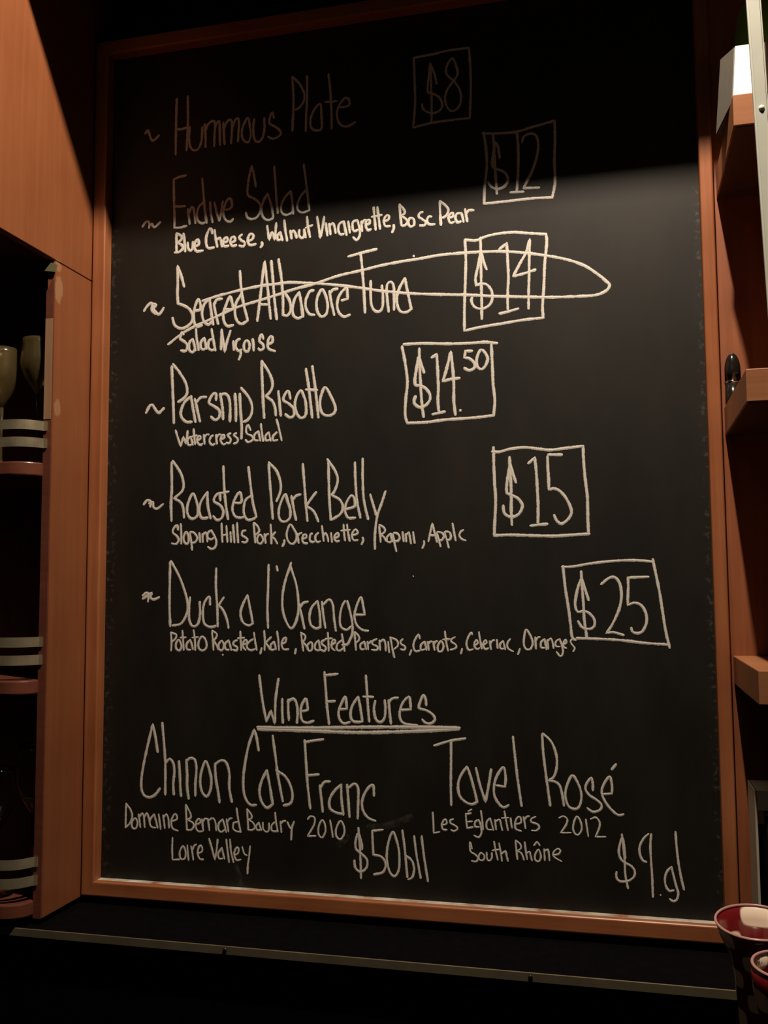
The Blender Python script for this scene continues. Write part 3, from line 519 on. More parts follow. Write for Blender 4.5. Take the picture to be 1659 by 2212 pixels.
price|$25 in a chalk box|424:7023,4633 7193,4641 7398,4675 7651,4702 7903,4714 8101,4706 8249,4689;418:8240,4725 8274,4530 8312,4306 8348,4022 8379,3769 8426,3528;438:8417,3573 8119,3591 7824,3625 7524,3644 7201,3653;443:7185,3627 7140,3673 7123,3838 7098,4076 7063,4336 7037,4649;436:7283,4573 7289,4386 7303,4127 7309,3921 7338,3654;438:7375,4173 7328,4334 7286,4479! 7237,4355 7197,4179 7195,4076 7229,4014 7311,4024 7381,3993 7440,3921 7448,3839 7407,3787 7326,3782 7265,3818 7226,3890;428:7548,4389 7625,4455 7706,4490 7766,4454 7804,4371 7815,4248 7796,4105 7743,3962 7669,3818 7601,3724! 7687,3737 7766,3717 7831,3697;425:7921,4476 8046,4482 8179,4485;427:7908,4483 7908,4350 7899,4207 7896,4102! 7976,4135 8055,4114 8112,4043 8139,3941 8126,3840 8075,3748 8005,3723 7946,3748 7933,3799
word|Wine|471:2556,3085 2592,2820 2625,2625 2672,2407! 2741,2569! 2804,2381! 2814,2726 2859,3040;468:2918,2748 2919,2553 2929,2394;467:3012,2740 3012,2575 3023,2435;465:3002,2701 3085,2751 3137,2694 3157,2558 3147,2400;461:3219,2570 3316,2591! 3302,2697 3281,2755 3219,2657 3205,2540 3230,2434 3312,2408 3405,2439
word|Features|457:3570,3147 3590,2896 3609,2646 3639,2397;457:3580,3099 3682,3110 3774,3121;456:3610,2719 3732,2729;452:3792,2611 3907,2623! 3900,2729 3884,2795 3823,2689 3782,2573 3802,2468 3862,2412 3953,2433;451:4081,2799 4004,2692 3964,2577 3983,2463 4064,2436 4140,2448! 4115,2618 4081,2799;448:4197,3107 4210,2888 4225,2659 4243,2446;448:4156,2801 4305,2798;445:4335,2747 4314,2623 4343,2481 4412,2445 4472,2513 4483,2664 4474,2759;443:4533,2760 4546,2590 4564,2426;442:4533,2722 4583,2780 4672,2797;437:4709,2622 4856,2635! 4848,2748 4829,2813 4740,2727 4695,2594 4708,2481 4786,2426 4952,2412;436:5081,2696 5072,2790 5038,2836 4990,2732 4977,2656 5070,2630 5167,2576 5204,2502 5146,2445 5068,2452 5020,2498
line|double chalk underline below Wine Features|592:2531,2323 3044,2327 3660,2347 4263,2371 4854,2387 5557,2394;592:2538,2294 3250,2294 4063,2290 4853,2326 5547,2379
word|Chinon|497:923,1909 882,2133 834,2323! 758,2016 687,1698 654,1428 694,1272 795,1232 894,1281 967,1373;495:992,2350 1020,2092 1049,1756 1055,1283;493:1057,1756 1123,1815 1186,1739 1200,1605 1184,1449 1196,1289;491:1272,1786 1291,1586 1301,1387 1315,1272;489:1395,1813 1409,1591 1411,1414 1438,1238;487:1395,1790 1456,1837 1530,1817 1560,1685 1545,1463 1547,1287;486:1705,1801 1641,1644 1623,1489 1656,1346 1729,1283 1789,1385 1800,1540 1762,1693 1705,1801;481:1859,1773 1872,1564 1910,1368 1935,1205;477:1859,1762 1955,1821 2039,1791 2088,1639 2090,1419 2132,1220
word|Cab|471:2552,1984 2515,2180 2479,2288! 2397,2066 2339,1801 2309,1516 2341,1299 2425,1194 2519,1198;470:2682,1704 2600,1549 2566,1396 2602,1245 2684,1162 2773,1220! 2730,1467 2682,1704;465:2770,2209 2811,1927 2859,1603 2929,1266;465:2823,1710 2964,1628 3045,1502 3080,1352 3045,1243 2941,1206
word|Franc|458:3265,2158 3288,1834 3311,1513 3352,1182;458:3265,2125 3381,2150 3553,2177;457:3311,1652 3483,1674;455:3495,1520 3517,1350 3540,1144;455:3506,1478 3563,1566 3654,1580;451:3824,1544 3711,1443 3642,1313 3653,1196 3744,1143 3839,1130;450:3818,1544 3824,1342 3850,1116;449:3908,1547 3925,1325 3942,1089;447:3921,1495 4016,1562 4072,1501 4071,1289 4063,1074;443:4306,1405 4296,1552 4217,1507 4138,1356 4138,1208 4215,1096 4326,1055
word|Tavel|426:5189,2136 5414,2209 5638,2251;427:5432,2201 5429,1950 5421,1603 5424,1324;425:5650,1862 5560,1730 5522,1590 5547,1454 5634,1372 5722,1350 5790,1387! 5735,1616 5684,1786 5650,1862;420:5779,1850 5832,1620 5907,1389! 5955,1625 5993,1840;415:6059,1621 6181,1608! 6192,1720 6168,1872 6088,1784 6034,1645 6031,1491 6090,1375 6159,1327 6229,1364;412:6302,2296 6327,2014 6356,1726 6404,1355
word|Rose with an accent on the e|407:6703,2341 6715,2078 6751,1741 6794,1378;404:6712,2350 6829,2235 6893,2050 6889,1881 6844,1762 6776,1717! 6885,1696 6943,1614 6980,1386;403:7104,1797 7028,1668 7000,1533 7031,1400 7097,1353 7173,1373 7214,1492 7196,1641 7104,1797;399:7370,1607 7369,1699 7354,1773 7298,1712 7270,1628 7319,1546 7417,1484 7481,1421 7455,1353 7363,1324 7289,1370;392:7501,1563 7617,1576! 7623,1676 7598,1799 7530,1722 7486,1603 7516,1489 7596,1376 7692,1298 7766,1310;395:7626,1895 7685,1969
word|Domaine|372:406,1122 405,947 403,765;372:406,1122 482,1034 512,936 476,835 403,765;371:559,913 504,836 524,763 580,765 601,849 559,913;369:618,974 634,876 650,782;368:633,933 679,990 707,929 721,786;368:713,929 753,994 785,932 805,851;366:873,986 804,884 829,800 903,787;366:873,986 907,889 935,788;365:950,990 966,892 986,770;364:1024,977 1040,879 1054,786;364:1035,944 1075,996 1109,932 1123,798;362:1168,893 1249,930 1240,995 1203,994 1159,901 1178,796 1270,760
word|Bernard|360:1392,1150 1403,962 1414,780;360:1392,1150 1466,1030 1476,966 1422,930! 1513,886 1522,830 1478,783 1414,780;357:1558,864 1630,900 1620,948 1584,938 1553,864 1586,776 1667,772;357:1653,950 1666,869 1679,785;357:1666,902 1701,957 1746,954;356:1751,963 1764,882 1778,791;355:1764,931 1826,974 1871,920 1885,796;353:1987,966 1925,898 1922,809 1970,779 2023,818;353:1987,966 2014,887 2045,780;352:2049,969 2064,881 2080,790;352:2061,921 2093,971 2137,989;350:2207,1138 2234,970 2274,792;350:2235,938 2164,918 2156,837 2209,800 2271,798
word|Baudry|349:2374,1130 2384,977 2393,830;349:2374,1130 2445,1044 2436,996 2393,978! 2463,941 2498,879 2455,833 2393,833;347:2559,946 2515,888 2533,837 2577,839;346:2559,946 2576,891 2598,837;345:2620,949 2629,853 2681,816 2716,850 2715,945;343:2810,1102 2828,951 2854,830;343:2810,966 2759,916 2759,844 2811,831 2850,844;343:2893,978 2900,899 2909,825;342:2905,947 2931,980 2974,990;341:3000,975 3026,921 3051,883;341:3103,988 3069,884 3060,725
word|2010|337:3313,1030 3351,1072 3415,1058 3415,975 3364,878 3308,788! 3435,799;336:3529,1028 3478,931 3478,825 3529,781 3579,866 3572,971 3529,1028;334:3650,1034 3673,918 3692,796;333:3806,1030 3743,921 3743,815 3805,772 3863,857 3856,962 3806,1030
word|Loire|361:1182,656 1179,473 1186,334! 1303,345;360:1355,543 1302,455 1316,358 1384,362 1397,460 1355,543;359:1423,559 1432,450 1447,342;358:1482,550 1505,454 1522,353;358:1505,491 1531,553 1571,580;356:1599,448 1666,488 1652,560 1612,545 1591,447 1627,372 1686,368
word|Valley|354:1772,675 1827,509 1868,373! 1894,513 1911,671;353:1979,554 1921,466 1935,394 1993,398;352:1979,554 1998,470 2020,394;351:2047,678 2066,522 2094,351;350:2105,681 2125,501 2163,355;349:2186,457 2239,496 2238,568 2199,554 2173,468 2213,386 2279,402;348:2299,583 2331,489 2375,463;348:2422,602 2410,470 2389,325 2385,205
price|$50bll|396:4073,950 4091,729 4103,496 4109,246;398:4128,649 4116,753 4072,868 4029,749 4041,644 4128,579 4201,502 4188,397 4102,334 4028,387 4011,491;394:4438,938 4278,913! 4284,739 4293,584! 4411,561 4471,472 4434,354 4299,311;391:4579,917 4510,751 4489,542 4531,360 4604,307 4665,414 4667,645 4632,804 4579,917;387:4718,947 4748,718 4785,302;387:4752,603 4848,540 4883,427 4857,311 4797,273;385:4887,875 4920,613 4977,303;383:4995,881 5028,596 5080,264
word|Les|316:5157,1215 5166,1074 5170,930! 5255,950;315:5288,1041 5354,1068 5346,1122 5314,1113 5285,1049 5304,987 5356,982;315:5452,1135 5411,1117 5410,1078 5483,1043 5507,1005 5458,971 5417,985
word|Eglantiers with an accent on the E|311:5627,1221 5632,1128 5644,1020! 5727,1040;312:5630,1209 5703,1228;312:5637,1105 5717,1117;312:5663,1251 5712,1280;310:5806,1144 5757,1111 5756,1049 5812,1044;311:5809,1140 5836,1061 5843,968 5802,904 5738,928;310:5840,1270 5854,1155 5867,1013;308:5965,1175 5917,1111 5923,1026 5987,1014;308:5965,1175 5988,1099 6010,1012;308:6033,1155 6040,1086 6047,1022;307:6044,1133 6100,1159 6115,1090 6134,1018;306:6165,1278 6187,1155 6211,1022;306:6127,1180 6222,1191;305:6250,1189 6257,1120 6267,1056;304:6320,1108 6391,1134 6384,1203 6345,1201 6312,1131 6318,1046 6392,1019;303:6426,1213 6441,1137 6452,1058;303:6438,1168 6470,1215 6509,1225;302:6595,1221 6540,1195 6531,1149 6616,1123 6639,1078 6599,1038 6537,1034
word|2012|297:6912,1221 6966,1247 7019,1211 7002,1134 6927,1024! 7065,1031;296:7150,1255 7102,1154 7099,1056 7152,1005 7206,1076 7201,1174 7150,1255;294:7267,1223 7280,1103 7295,995;292:7331,1226 7400,1252 7451,1187 7434,1095 7389,995! 7524,1002
word|South|311:5707,747 5681,835 5684,712 5751,669 5790,625 5765,577 5701,578;310:5831,697 5798,641 5821,596 5869,606 5878,661 5831,697;308:5910,709 5917,617 5948,596 5981,636 5982,705;307:6016,861 6037,731 6064,615;307:5990,736 6085,757;306:6084,842 6104,735 6122,603;305:6116,697 6172,739 6186,678 6204,607
word|Rhone with a hat on the o|304:6312,885 6321,763 6335,638;303:6316,893 6377,842 6384,789 6329,748! 6391,721 6423,636;303:6437,876 6451,755 6467,646;302:6461,725 6500,750 6515,697 6532,634;301:6625,787 6577,716 6576,647 6622,627 6654,690 6625,787;301:6564,837 6604,885 6642,842;300:6698,799 6703,723 6707,644;299:6707,769 6749,794 6763,727 6769,648;298:6817,722 6894,742 6918,788 6880,809 6825,760 6831,700 6930,645
price|$9 gl|360:7735,1048 7750,892 7764,711 7766,529 7797,347;362:7772,733 7761,892 7739,1001 7696,874 7693,787 7720,715 7777,672 7841,643 7890,580 7881,508 7822,453 7749,431 7684,437 7649,486 7654,552;357:8083,1070 8017,1008 7964,904 7961,809 7995,724 8044,702;355:8116,1071 8100,911 8105,695 8113,479 8114,256;352:8383,360 8326,349 8285,404 8274,503 8305,599 8363,660! 8388,532 8413,426 8438,321 8414,241 8371,220 8326,245;350:8427,1116 8435,930 8453,715 8486,502 8513,376;354:8211,289 8213,286
smudge|faint wiped chalk smudge above the $50bll price|937:4217,970 4456,994 4659,1056 4847,1142;966:3769,687 3852,757 3908,824
smudge|faint vertical chalk streak below Loire Valley|653:2192,322 2251,180 2281,17
line|tiny stray chalk dot between pork belly and duck|204:4907,4534 4914,4520
"""


def catmull(pts):
    """pts: list of (Vector2, corner) -> dense polyline"""
    segs, cur = [], []
    for p, c in pts:
        cur.append(p)
        if c:
            segs.append(cur)
            cur = [p]
    segs.append(cur)
    out = []
    for s in segs:
        if len(s) < 2:
            continue
        P = [s[0] * 2 - s[1]] + s + [s[-1] * 2 - s[-2]]
        if (s[0] - s[-1]).length < 1e-6 and len(s) > 3:
            P[0], P[-1] = s[-2], s[1]
        for i in range(1, len(P) - 2):
            n = max(3, min(14, int((P[i + 1] - P[i]).length / 0.0025)))
            for k in range(n):
                t = k / n
                a, b, c, d = P[i - 1], P[i], P[i + 1], P[i + 2]
                out.append(0.5 * ((2 * b) + (c - a) * t + (2 * a - 5 * b + 4 * c - d) * t * t
                                  + (3 * b - a - 3 * c + d) * t ** 3))
        out.append(s[-1].copy())
    # drop duplicates
    res = [out[0]]
    for p in out[1:]:
        if (p - res[-1]).length > 2e-4:
            res.append(p)
    if len(res) == 1:
        res.append(res[0] + Vector((0.0004, -0.001)))
    return res


def chalk_stroke(bm, uvl, pts, width, seed):
    """a chalk stroke: low domed ribbon, 0.3 mm thick, with rounded ends and uneven pressure"""
    line = catmull(pts)
    n = len(line)
    hw = width / 2
    d0 = (line[0] - line[1]).normalized()
    d1 = (line[-1] - line[-2]).normalized()
    line = [line[0] + d0 * hw * 0.5] + line + [line[-1] + d1 * hw * 0.5]
    n = len(line)
    rows = []
    s = 0.0
    for i, p in enumerate(line):
        if i:
            s += (p - line[i - 1]).length
        t = (line[min(i + 1, n - 1)] - line[max(i - 1, 0)])
        if t.length < 1e-9:
            t = Vector((0, -1))
        t.normalize()
        nn = Vector((-t.y, t.x))
        wv = 1 + 0.22 * noise.noise((s * 70, seed * 3.7, 0)) + 0.14 * noise.noise((s * 300, seed * 1.3, 5))
        if i in (0, n - 1):
            wv *= 0.45
        elif i in (1, n - 2):
            wv *= 0.85
        h = hw * wv
        a = bm.verts.new((p.x - nn.x * h, -0.0003, p.y - nn.y * h))
        c = bm.verts.new((p.x, -0.0007, p.y))
        b = bm.verts.new((p.x + nn.x * h, -0.0003, p.y + nn.y * h))
        rows.append((a, c, b, s))
    for r, q in zip(rows[:-1], rows[1:]):
        for (v0, v1, v2, v3), (c0, c1) in (((r[0], q[0], q[1], r[1]), (-1, 0)), ((r[1], q[1], q[2], r[2]), (0, 1))):
            f = bm.faces.new((v0, v1, v2, v3))
            for lp, (u, v) in zip(f.loops, ((r[3], c0), (q[3], c0), (q[3], c1), (r[3], c1))):
                lp[uvl].uv = (u, v)


NAMES = {'smudge': 'chalk_smudge', 'word': 'chalk_word', 'price': 'chalk_price', 'tilde': 'chalk_bullet', 'line': 'chalk_line'}
seed = 0
for row in CHALK_DATA.strip().split('\n'):
    kind, text, body = row.split('|')
    bm = bmesh.new()
    uvl = bm.loops.layers.uv.new('UVMap')
    for st in body.split(';'):
        wd, pl = st.split(':')
        pts = []
        for tok in pl.split():
            c = tok.endswith('!')
            x, z = tok.rstrip('!').split(',')
            pts.append((Vector((int(x) * 1e-4, int(z) * 1e-4)), c))
        seed += 1
        chalk_stroke(bm, uvl, pts, int(wd) * 1e-5 * 1.03, seed)
    o = link(NAMES[kind], bm, SMUDGE if kind == 'smudge' else CHALK)
    o['label'] = {'word': 'handwritten chalk word %s', 'price': 'chalk price %s', 'tilde': '%s', 'line': '%s', 'smudge': '%s'}[kind] % text
    adopt(board, o)

# ---------------------------------------------------------------- left: upper cabinet and open glass shelves
PX = -0.024          # plane of the cabinet sides that face the board
uc = thing('upper_cabinet', 'plain reddish wooden cabinet side at the top left, above the glass shelves', 'cabinet', (-0.35, -0.15, 0.927))
adopt(uc, bxo('side_panel', (PX - 0.013, PX, -0.295, 0.010, 0.9275, 1.422), PANEL_WOOD, bev=0.0008))
adopt(uc, bxo('bottom_panel', (-0.72, PX - 0.0135, -0.280, 0.010, 0.930, 0.945), DARK_WOOD_AND_SHADE))
adopt(uc, bxo('door', (-0.72, PX - 0.0135, -0.295, -0.281, 0.930, 1.422), PANEL_WOOD, bev=0.001))

gs = thing('glass_shelf_cabinet', 'open wooden shelf unit with bowed shelves and double metal gallery rails at the left', 'shelf', (-0.35, -0.05, -0.024))
sp_ = bmesh.new()
# side panel whose front top corner is cut off at a slant
FY = -0.117
pts = [(0.010, -0.0243), (FY, -0.0243), (FY, 0.9255), (0.010, 0.9255)]
va = [sp_.verts.new((PX, y, z)) for y, z in pts]
vb = [sp_.verts.new((PX - 0.0125, y, z)) for y, z in pts]
sp_.faces.new(va)
sp_.faces.new(vb[::-1])
for i in range(4):
    j = (i + 1) % 4
    sp_.faces.new((va[i], vb[i], vb[j], va[j]))
bmesh.ops.recalc_face_normals(sp_, faces=sp_.faces)
adopt(gs, link('side_panel', sp_, PANEL_WOOD))
# worn lighter front edge of that panel, nailed on


def extrude_poly(pts_xz, y0, y1):
    bm = bmesh.new()
    a = [bm.verts.new((x, y0, z)) for x, z in pts_xz]
    b = [bm.verts.new((x, y1, z)) for x, z in pts_xz]
    bm.faces.new(a)
    bm.faces.new(b[::-1])
    n = len(a)
    for i in range(n):
        bm.faces.new((a[i], b[i], b[(i + 1) % n], a[(i + 1) % n]))
    bmesh.ops.recalc_face_normals(bm, faces=bm.faces)
    return bm


e = adopt(gs, link('edge_strip', extrude_poly([(PX - 0.0128, -0.0243), (PX - 0.0004, -0.0243), (PX - 0.0004, 0.9010), (PX - 0.0128, 0.8790)],
                                              FY - 0.0030, FY - 0.0002), BOW_WOOD))
e = adopt(gs, bxo('edge_tape', (PX - 0.0126, PX - 0.0006, FY - 0.0036, FY - 0.0031, 0.6870, 0.8380), EDGE_WOOD))
e['label'] = 'pale strip stuck on the front edge above the top shelf'
c = adopt(gs, link('corner_plate', extrude_poly([(-0.0515, 0.9155), (-0.0320, 0.9235), (-0.0185, 0.9180), (-0.0215, 0.9075), (-0.0430, 0.9110)],
                                                FY - 0.0050, FY - 0.0032), PLATE))
c['label'] = 'small pale pointed plate under the upper cabinet'
adopt(gs, bxo('back_panel', (-0.72, PX - 0.0130, 0.002, 0.010, -0.0243, 0.9255), DARK_WOOD_AND_SHADE))
adopt(gs, bxo('side_panel', (-0.735, -0.7205, FY, 0.010, -0.0243, 0.9255), DARK_WOOD_AND_SHADE))


def bow_curve(off=0.0):
    """front line of a bowed shelf from the right side panel leftwards"""
    out = []
    for i in range(15):
        a = math.pi / 2 * i / 14
        x = -0.074 + (0.0365 + off) * math.cos(a)
        out.append((x, FY - 0.002 - (0.030 + off) * math.sin(a)))
    for i in range(1, 9):
        out.append((-0.074 - 0.0800 * i, FY - 0.032 - off))
    return out


SHELF_Z = (0.0000, 0.3085, 0.6225)
for k, z in enumerate(SHELF_Z):
    bm = bmesh.new()
    cv = [(PX - 0.0132, 0.001)] + bow_curve(0.0015) + [(-0.7185, FY - 0.0335), (-0.7185, 0.001)]
    th = 0.020
    top = [bm.verts.new((x, y, z)) for x, y in cv]
    bot = [bm.verts.new((x, y, z - th)) for x, y in cv]
    bm.faces.new(top)
    bm.faces.new(bot[::-1])
    for i in range(len(cv)):
        j = (i + 1) % len(cv)
        bm.faces.new((top[i], bot[i], bot[j], top[j]))
    bmesh.ops.recalc_face_normals(bm, faces=bm.faces)
    es = [e_ for e_ in bm.edges if abs(e_.verts[0].co.z - e_.verts[1].co.z) < 1e-6 and max(v.co.y for v in e_.verts) < -0.10]
    bmesh.ops.bevel(bm, geom=es, offset=0.0022, segments=2, affect='EDGES', profile=0.5)
    adopt(gs, link('shelf', bm, BOW_WOOD))
    for dz in (0.0215, 0.0470):
        bm = bmesh.new()
        cv = [(PX - 0.006, FY - 0.0038), (PX - 0.011, FY - 0.0050)] + [(x, y) for x, y in bow_curve(0.0) if x < -0.0405]
        pr = None
        hb = 0.0142
        rows = []
        for i, (x, y) in enumerate(cv):
            p0 = Vector(cv[max(i - 1, 0)])
            p1 = Vector(cv[min(i + 1, len(cv) - 1)])
            t = (p1 - p0).normalized()
            nn = Vector((t.y, -t.x)) * 0.0012
            rows.append([bm.verts.new((x - nn.x, y - nn.y, z + dz)), bm.verts.new((x + nn.x, y + nn.y, z + dz + 0.001)),
                         bm.verts.new((x + nn.x, y + nn.y, z + dz + hb - 0.001)), bm.verts.new((x - nn.x, y - nn.y, z + dz + hb))])
        for a, b in zip(rows[:-1], rows[1:]):
            for i in range(4):
                j = (i + 1) % 4
                bm.faces.new((a[i], a[j], b[j], b[i]))
        bm.faces.new(rows[0])
        bm.faces.new(rows[-1][::-1])
        bmesh.ops.recalc_face_normals(bm, faces=bm.faces)
        adopt(gs, link('gallery_rail', bm, STEEL, smooth=False))


# glasses on the bowed shelves ------------------------------------------------
def wine_glass(label, loc, r=0.026, bowl=0.085, stem=0.085, mat=GLASS, group=None):
    t = thing('wine_glass', label, 'glass', loc, group)
    bm = bmesh.new()
    outer = []
    for i in range(13):
        u = i / 12
        rad = r * (math.sin(min(1.0, u * 1.55) * math.pi / 2) ** 0.75) * (1 - 0.14 * max(0, u - 0.55) / 0.45)
        outer.append((max(rad, 0.0030), stem + bowl * u))
    inner = [(max(rr - 0.0013, 0.0008), zz + (0.0016 if i < 2 else 0)) for i, (rr, zz) in enumerate(outer)][::-1]
    rings = lathe(bm, outer + inner, seg=36)
    bm.faces.new(rings[0][::-1])
    bm.faces.new(rings[-1])
    bmesh.ops.recalc_face_normals(bm, faces=bm.faces)
    link('bowl', bm, mat, t, True)
    bm = bmesh.new()
    rings = lathe(bm, [(0.0034, 0.0055), (0.0027, 0.014), (0.0024, stem * 0.5), (0.0030, stem - 0.0003)], seg=16)
    bm.faces.new(rings[0][::-1])
    bm.faces.new(rings[-1])
    link('stem', bm, mat, t, True)
    bm = bmesh.new()
    rings = lathe(bm, [(r * 0.95, 0.0004), (r * 0.98, 0.0014), (r * 0.5, 0.0026), (0.0036, 0.0052)], seg=32)
    bm.faces.new(rings[0][::-1])
    bm.faces.new(rings[-1])
    link('foot', bm, mat, t, True)
    return t


wine_glass('stemmed glass nearest the side panel, on the top bowed shelf', (-0.0650, -0.094, SHELF_Z[2]), 0.0265, 0.085, 0.108, SMOKY)
wine_glass('stemmed glass second from the side panel, on the top bowed shelf', (-0.1150, -0.110, SHELF_Z[2]), 0.0230, 0.090, 0.088, SMOKY)
wine_glass('stemmed glass at the left picture edge, on the top bowed shelf', (-0.1620, -0.070, SHELF_Z[2]), 0.026, 0.085, 0.108, SMOKY)
wine_glass('large stemmed glass near the side panel on the lowest bowed shelf', (-0.0700, -0.075, SHELF_Z[0]), 0.0270, 0.105, 0.105, GLASS)
wine_glass('large stemmed glass at the left picture edge on the lowest bowed shelf', (-0.1050, -0.108, SHELF_Z[0]), 0.0250, 0.090, 0.090, GLASS)

# ---------------------------------------------------------------- right: wall shelves and what stands on them
SX = 0.923
for z0, z1, d, lab in ((0.967, 1.005, 0.215, 'thick wooden wall shelf at the top right, carrying a white box'),
                       (0.638, 0.6755, 0.238, 'thick wooden wall shelf in the middle right, carrying a black bullet-shaped object'),
                       (0.3065, 0.3435, 0.245, 'thick wooden wall shelf at the lower right, empty at its end')):
    s = thing('wall_shelf', lab, 'shelf', (1.3, -0.1, z0))
    adopt(s, bxo('board', (SX, 1.70, -d, -0.0005, z0, z1), SHELF_WOOD, bev=0.0012))
    un = adopt(s, bxo('underside_shade', (SX + 0.002, 1.699, -d + 0.002, -0.001, z0 - 0.0012, z0 - 0.0001), DARK_WOOD_AND_SHADE))  # added dark sheet: the shade under the shelf put into its colour
    un['label'] = 'dark panel standing in for the shade under the shelf'

# white box leaning over the end of the top shelf
bm = bmesh.new()
Z0 = 1.0056
co = [(0.9135, -0.112, Z0), (0.9245, -0.196, Z0), (1.000, -0.190, Z0), (0.990, -0.106, Z0),
      (0.9235, -0.100, 1.1120), (0.9305, -0.186, 1.0790), (1.006, -0.180, 1.0820), (1.000, -0.094, 1.1150)]
q = [bm.verts.new(v) for v in co]
for f in ((0, 3, 2, 1), (4, 5, 6, 7), (0, 1, 5, 4), (1, 2, 6, 5), (2, 3, 7, 6), (3, 0, 4, 7)):
    bm.faces.new([q[i] for i in f])
bmesh.ops.recalc_face_normals(bm, faces=bm.faces)
bmesh.ops.bevel(bm, geom=list(bm.edges), offset=0.0012, segments=2, affect='EDGES')
wbx = thing('white_box', 'brightly lit white box with a grey side on the end of the top right shelf', 'box', (0.95, -0.15, Z0))
adopt(wbx, link('box_body', bm, PALE_GREY))
bm = bmesh.new()
fp = []
for dy in (-0.0018, -0.0002):
    for x, y, z in ((0.9255, -0.196, Z0 + 0.0006), (0.9985, -0.190, Z0 + 0.0006), (1.0045, -0.180, 1.0812), (0.9315, -0.186, 1.0783)):
        fp.append(bm.verts.new((x, y + dy, z)))
for f in ((0, 1, 2, 3), (7, 6, 5, 4), (0, 4, 5, 1), (1, 5, 6, 2), (2, 6, 7, 3), (3, 7, 4, 0)):
    bm.faces.new([fp[i] for i in f])
bmesh.ops.recalc_face_normals(bm, faces=bm.faces)
adopt(wbx, link('front_panel', bm, WHITE))

# dim green bottle behind the box
bt = thing('green_bottle', 'dim green bottle standing behind the white box on the top right shelf', 'bottle', (0.981, -0.048, 1.0052))
bm = bmesh.new()
rings = lathe(bm, [(0.030, 0.0), (0.0335, 0.004), (0.0335, 0.16), (0.030, 0.185), (0.016, 0.215), (0.0125, 0.23), (0.0125, 0.285), (0.0145, 0.287), (0.0145, 0.297), (0.0125, 0.298)], seg=36)
bm.faces.new(rings[0][::-1])
bm.faces.new(rings[-1])
link('bottle_body', bm, GREEN_GLASS, bt, True)
bm = bmesh.new()
rings = lathe(bm, [(0.0150, 0.2705), (0.0156, 0.272), (0.0156, 0.306), (0.0150, 0.308)], seg=30)
bm.faces.new(rings[0][::-1])
bm.faces.new(rings[-1])
link('foil_cap', bm, BLACK_GLOSS, bt, True)

# black bullet-shaped object with a chrome band on the middle shelf
bu = thing('black_stopper', 'glossy black bullet-shaped object with a bright metal band on the middle right shelf', 'bottle stopper', (0.9335, -0.0180, 0.6757))
bm = bmesh.new()
prof = [(0.0098, 0.0), (0.0103, 0.001), (0.0103, 0.0285)]
rings = lathe(bm, prof, seg=32)
bm.faces.new(rings[0][::-1])
bm.faces.new(rings[-1])
link('base', bm, BLACK_GLOSS, bu, True)
bm = bmesh.new()
rings = lathe(bm, [(0.0103, 0.0285), (0.0107, 0.0288), (0.0107, 0.0312), (0.0103, 0.0315)], seg=32)
bm.faces.new(rings[0][::-1])
bm.faces.new(rings[-1])
link('metal_band', bm, CHROME, bu, True)
bm = bmesh.new()
prof = [(0.0103, 0.0316), (0.0102, 0.046)]
for i in range(1, 11):
    a = math.pi / 2 * i / 10
    prof.append((max(0.0004, 0.0102 * math.cos(a)), 0.046 + 0.024 * math.sin(a)))
rings = lathe(bm, prof, seg=32)
bm.faces.new(rings[0][::-1])
bm.faces.new(rings[-1])
link('domed_top', bm, BLACK_GLOSS, bu, True)

# pale metal upright that leans past the shelves
up_ = thing('metal_upright', 'pale grey metal upright leaning in front of the right-hand shelves', 'rail', (0.96, -0.27, -0.18))
bm = bmesh.new()
LEAN = -0.027
zb, zt = -0.1798, 1.4225
xb = 0.9338 - LEAN * (1.05 - zb)
xt = 0.9338 - LEAN * (1.05 - zt)
q = []
for x, z in ((xb, zb), (xt, zt)):
    for dx, dy in ((0, -0.283), (0.0150, -0.283), (0.0150, -0.275), (0, -0.275)):
        q.append(bm.verts.new((x + dx, dy, z)))
for f in ((3, 2, 1, 0), (4, 5, 6, 7), (0, 1, 5, 4), (1, 2, 6, 5), (2, 3, 7, 6), (3, 0, 4, 7)):
    bm.faces.new([q[i] for i in f])
bmesh.ops.recalc_face_normals(bm, faces=bm.faces)
bmesh.ops.bevel(bm, geom=[e_ for e_ in bm.edges if abs(e_.verts[0].co.z - e_.verts[1].co.z) > 0.5], offset=0.002, segments=2, affect='EDGES')
adopt(up_, link('post', bm, RAIL_METAL))
for rz in (0.952, 0.35):
    bm = bmesh.new()
    rings = lathe(bm, [(0.0032, 0.0), (0.0030, 0.0010), (0.0016, 0.0020), (0.0004, 0.0022)], seg=16)
    bm.faces.new(rings[-1])
    bmesh.ops.rotate(bm, verts=bm.verts, cent=(0, 0, 0), matrix=Matrix.Rotation(math.radians(90), 3, 'X'))
    bmesh.ops.translate(bm, verts=bm.verts, vec=(0.9338 - LEAN * (1.05 - rz) + 0.0075, -0.2828, rz))
    adopt(up_, link('rivet', bm, RIVET, smooth=True))

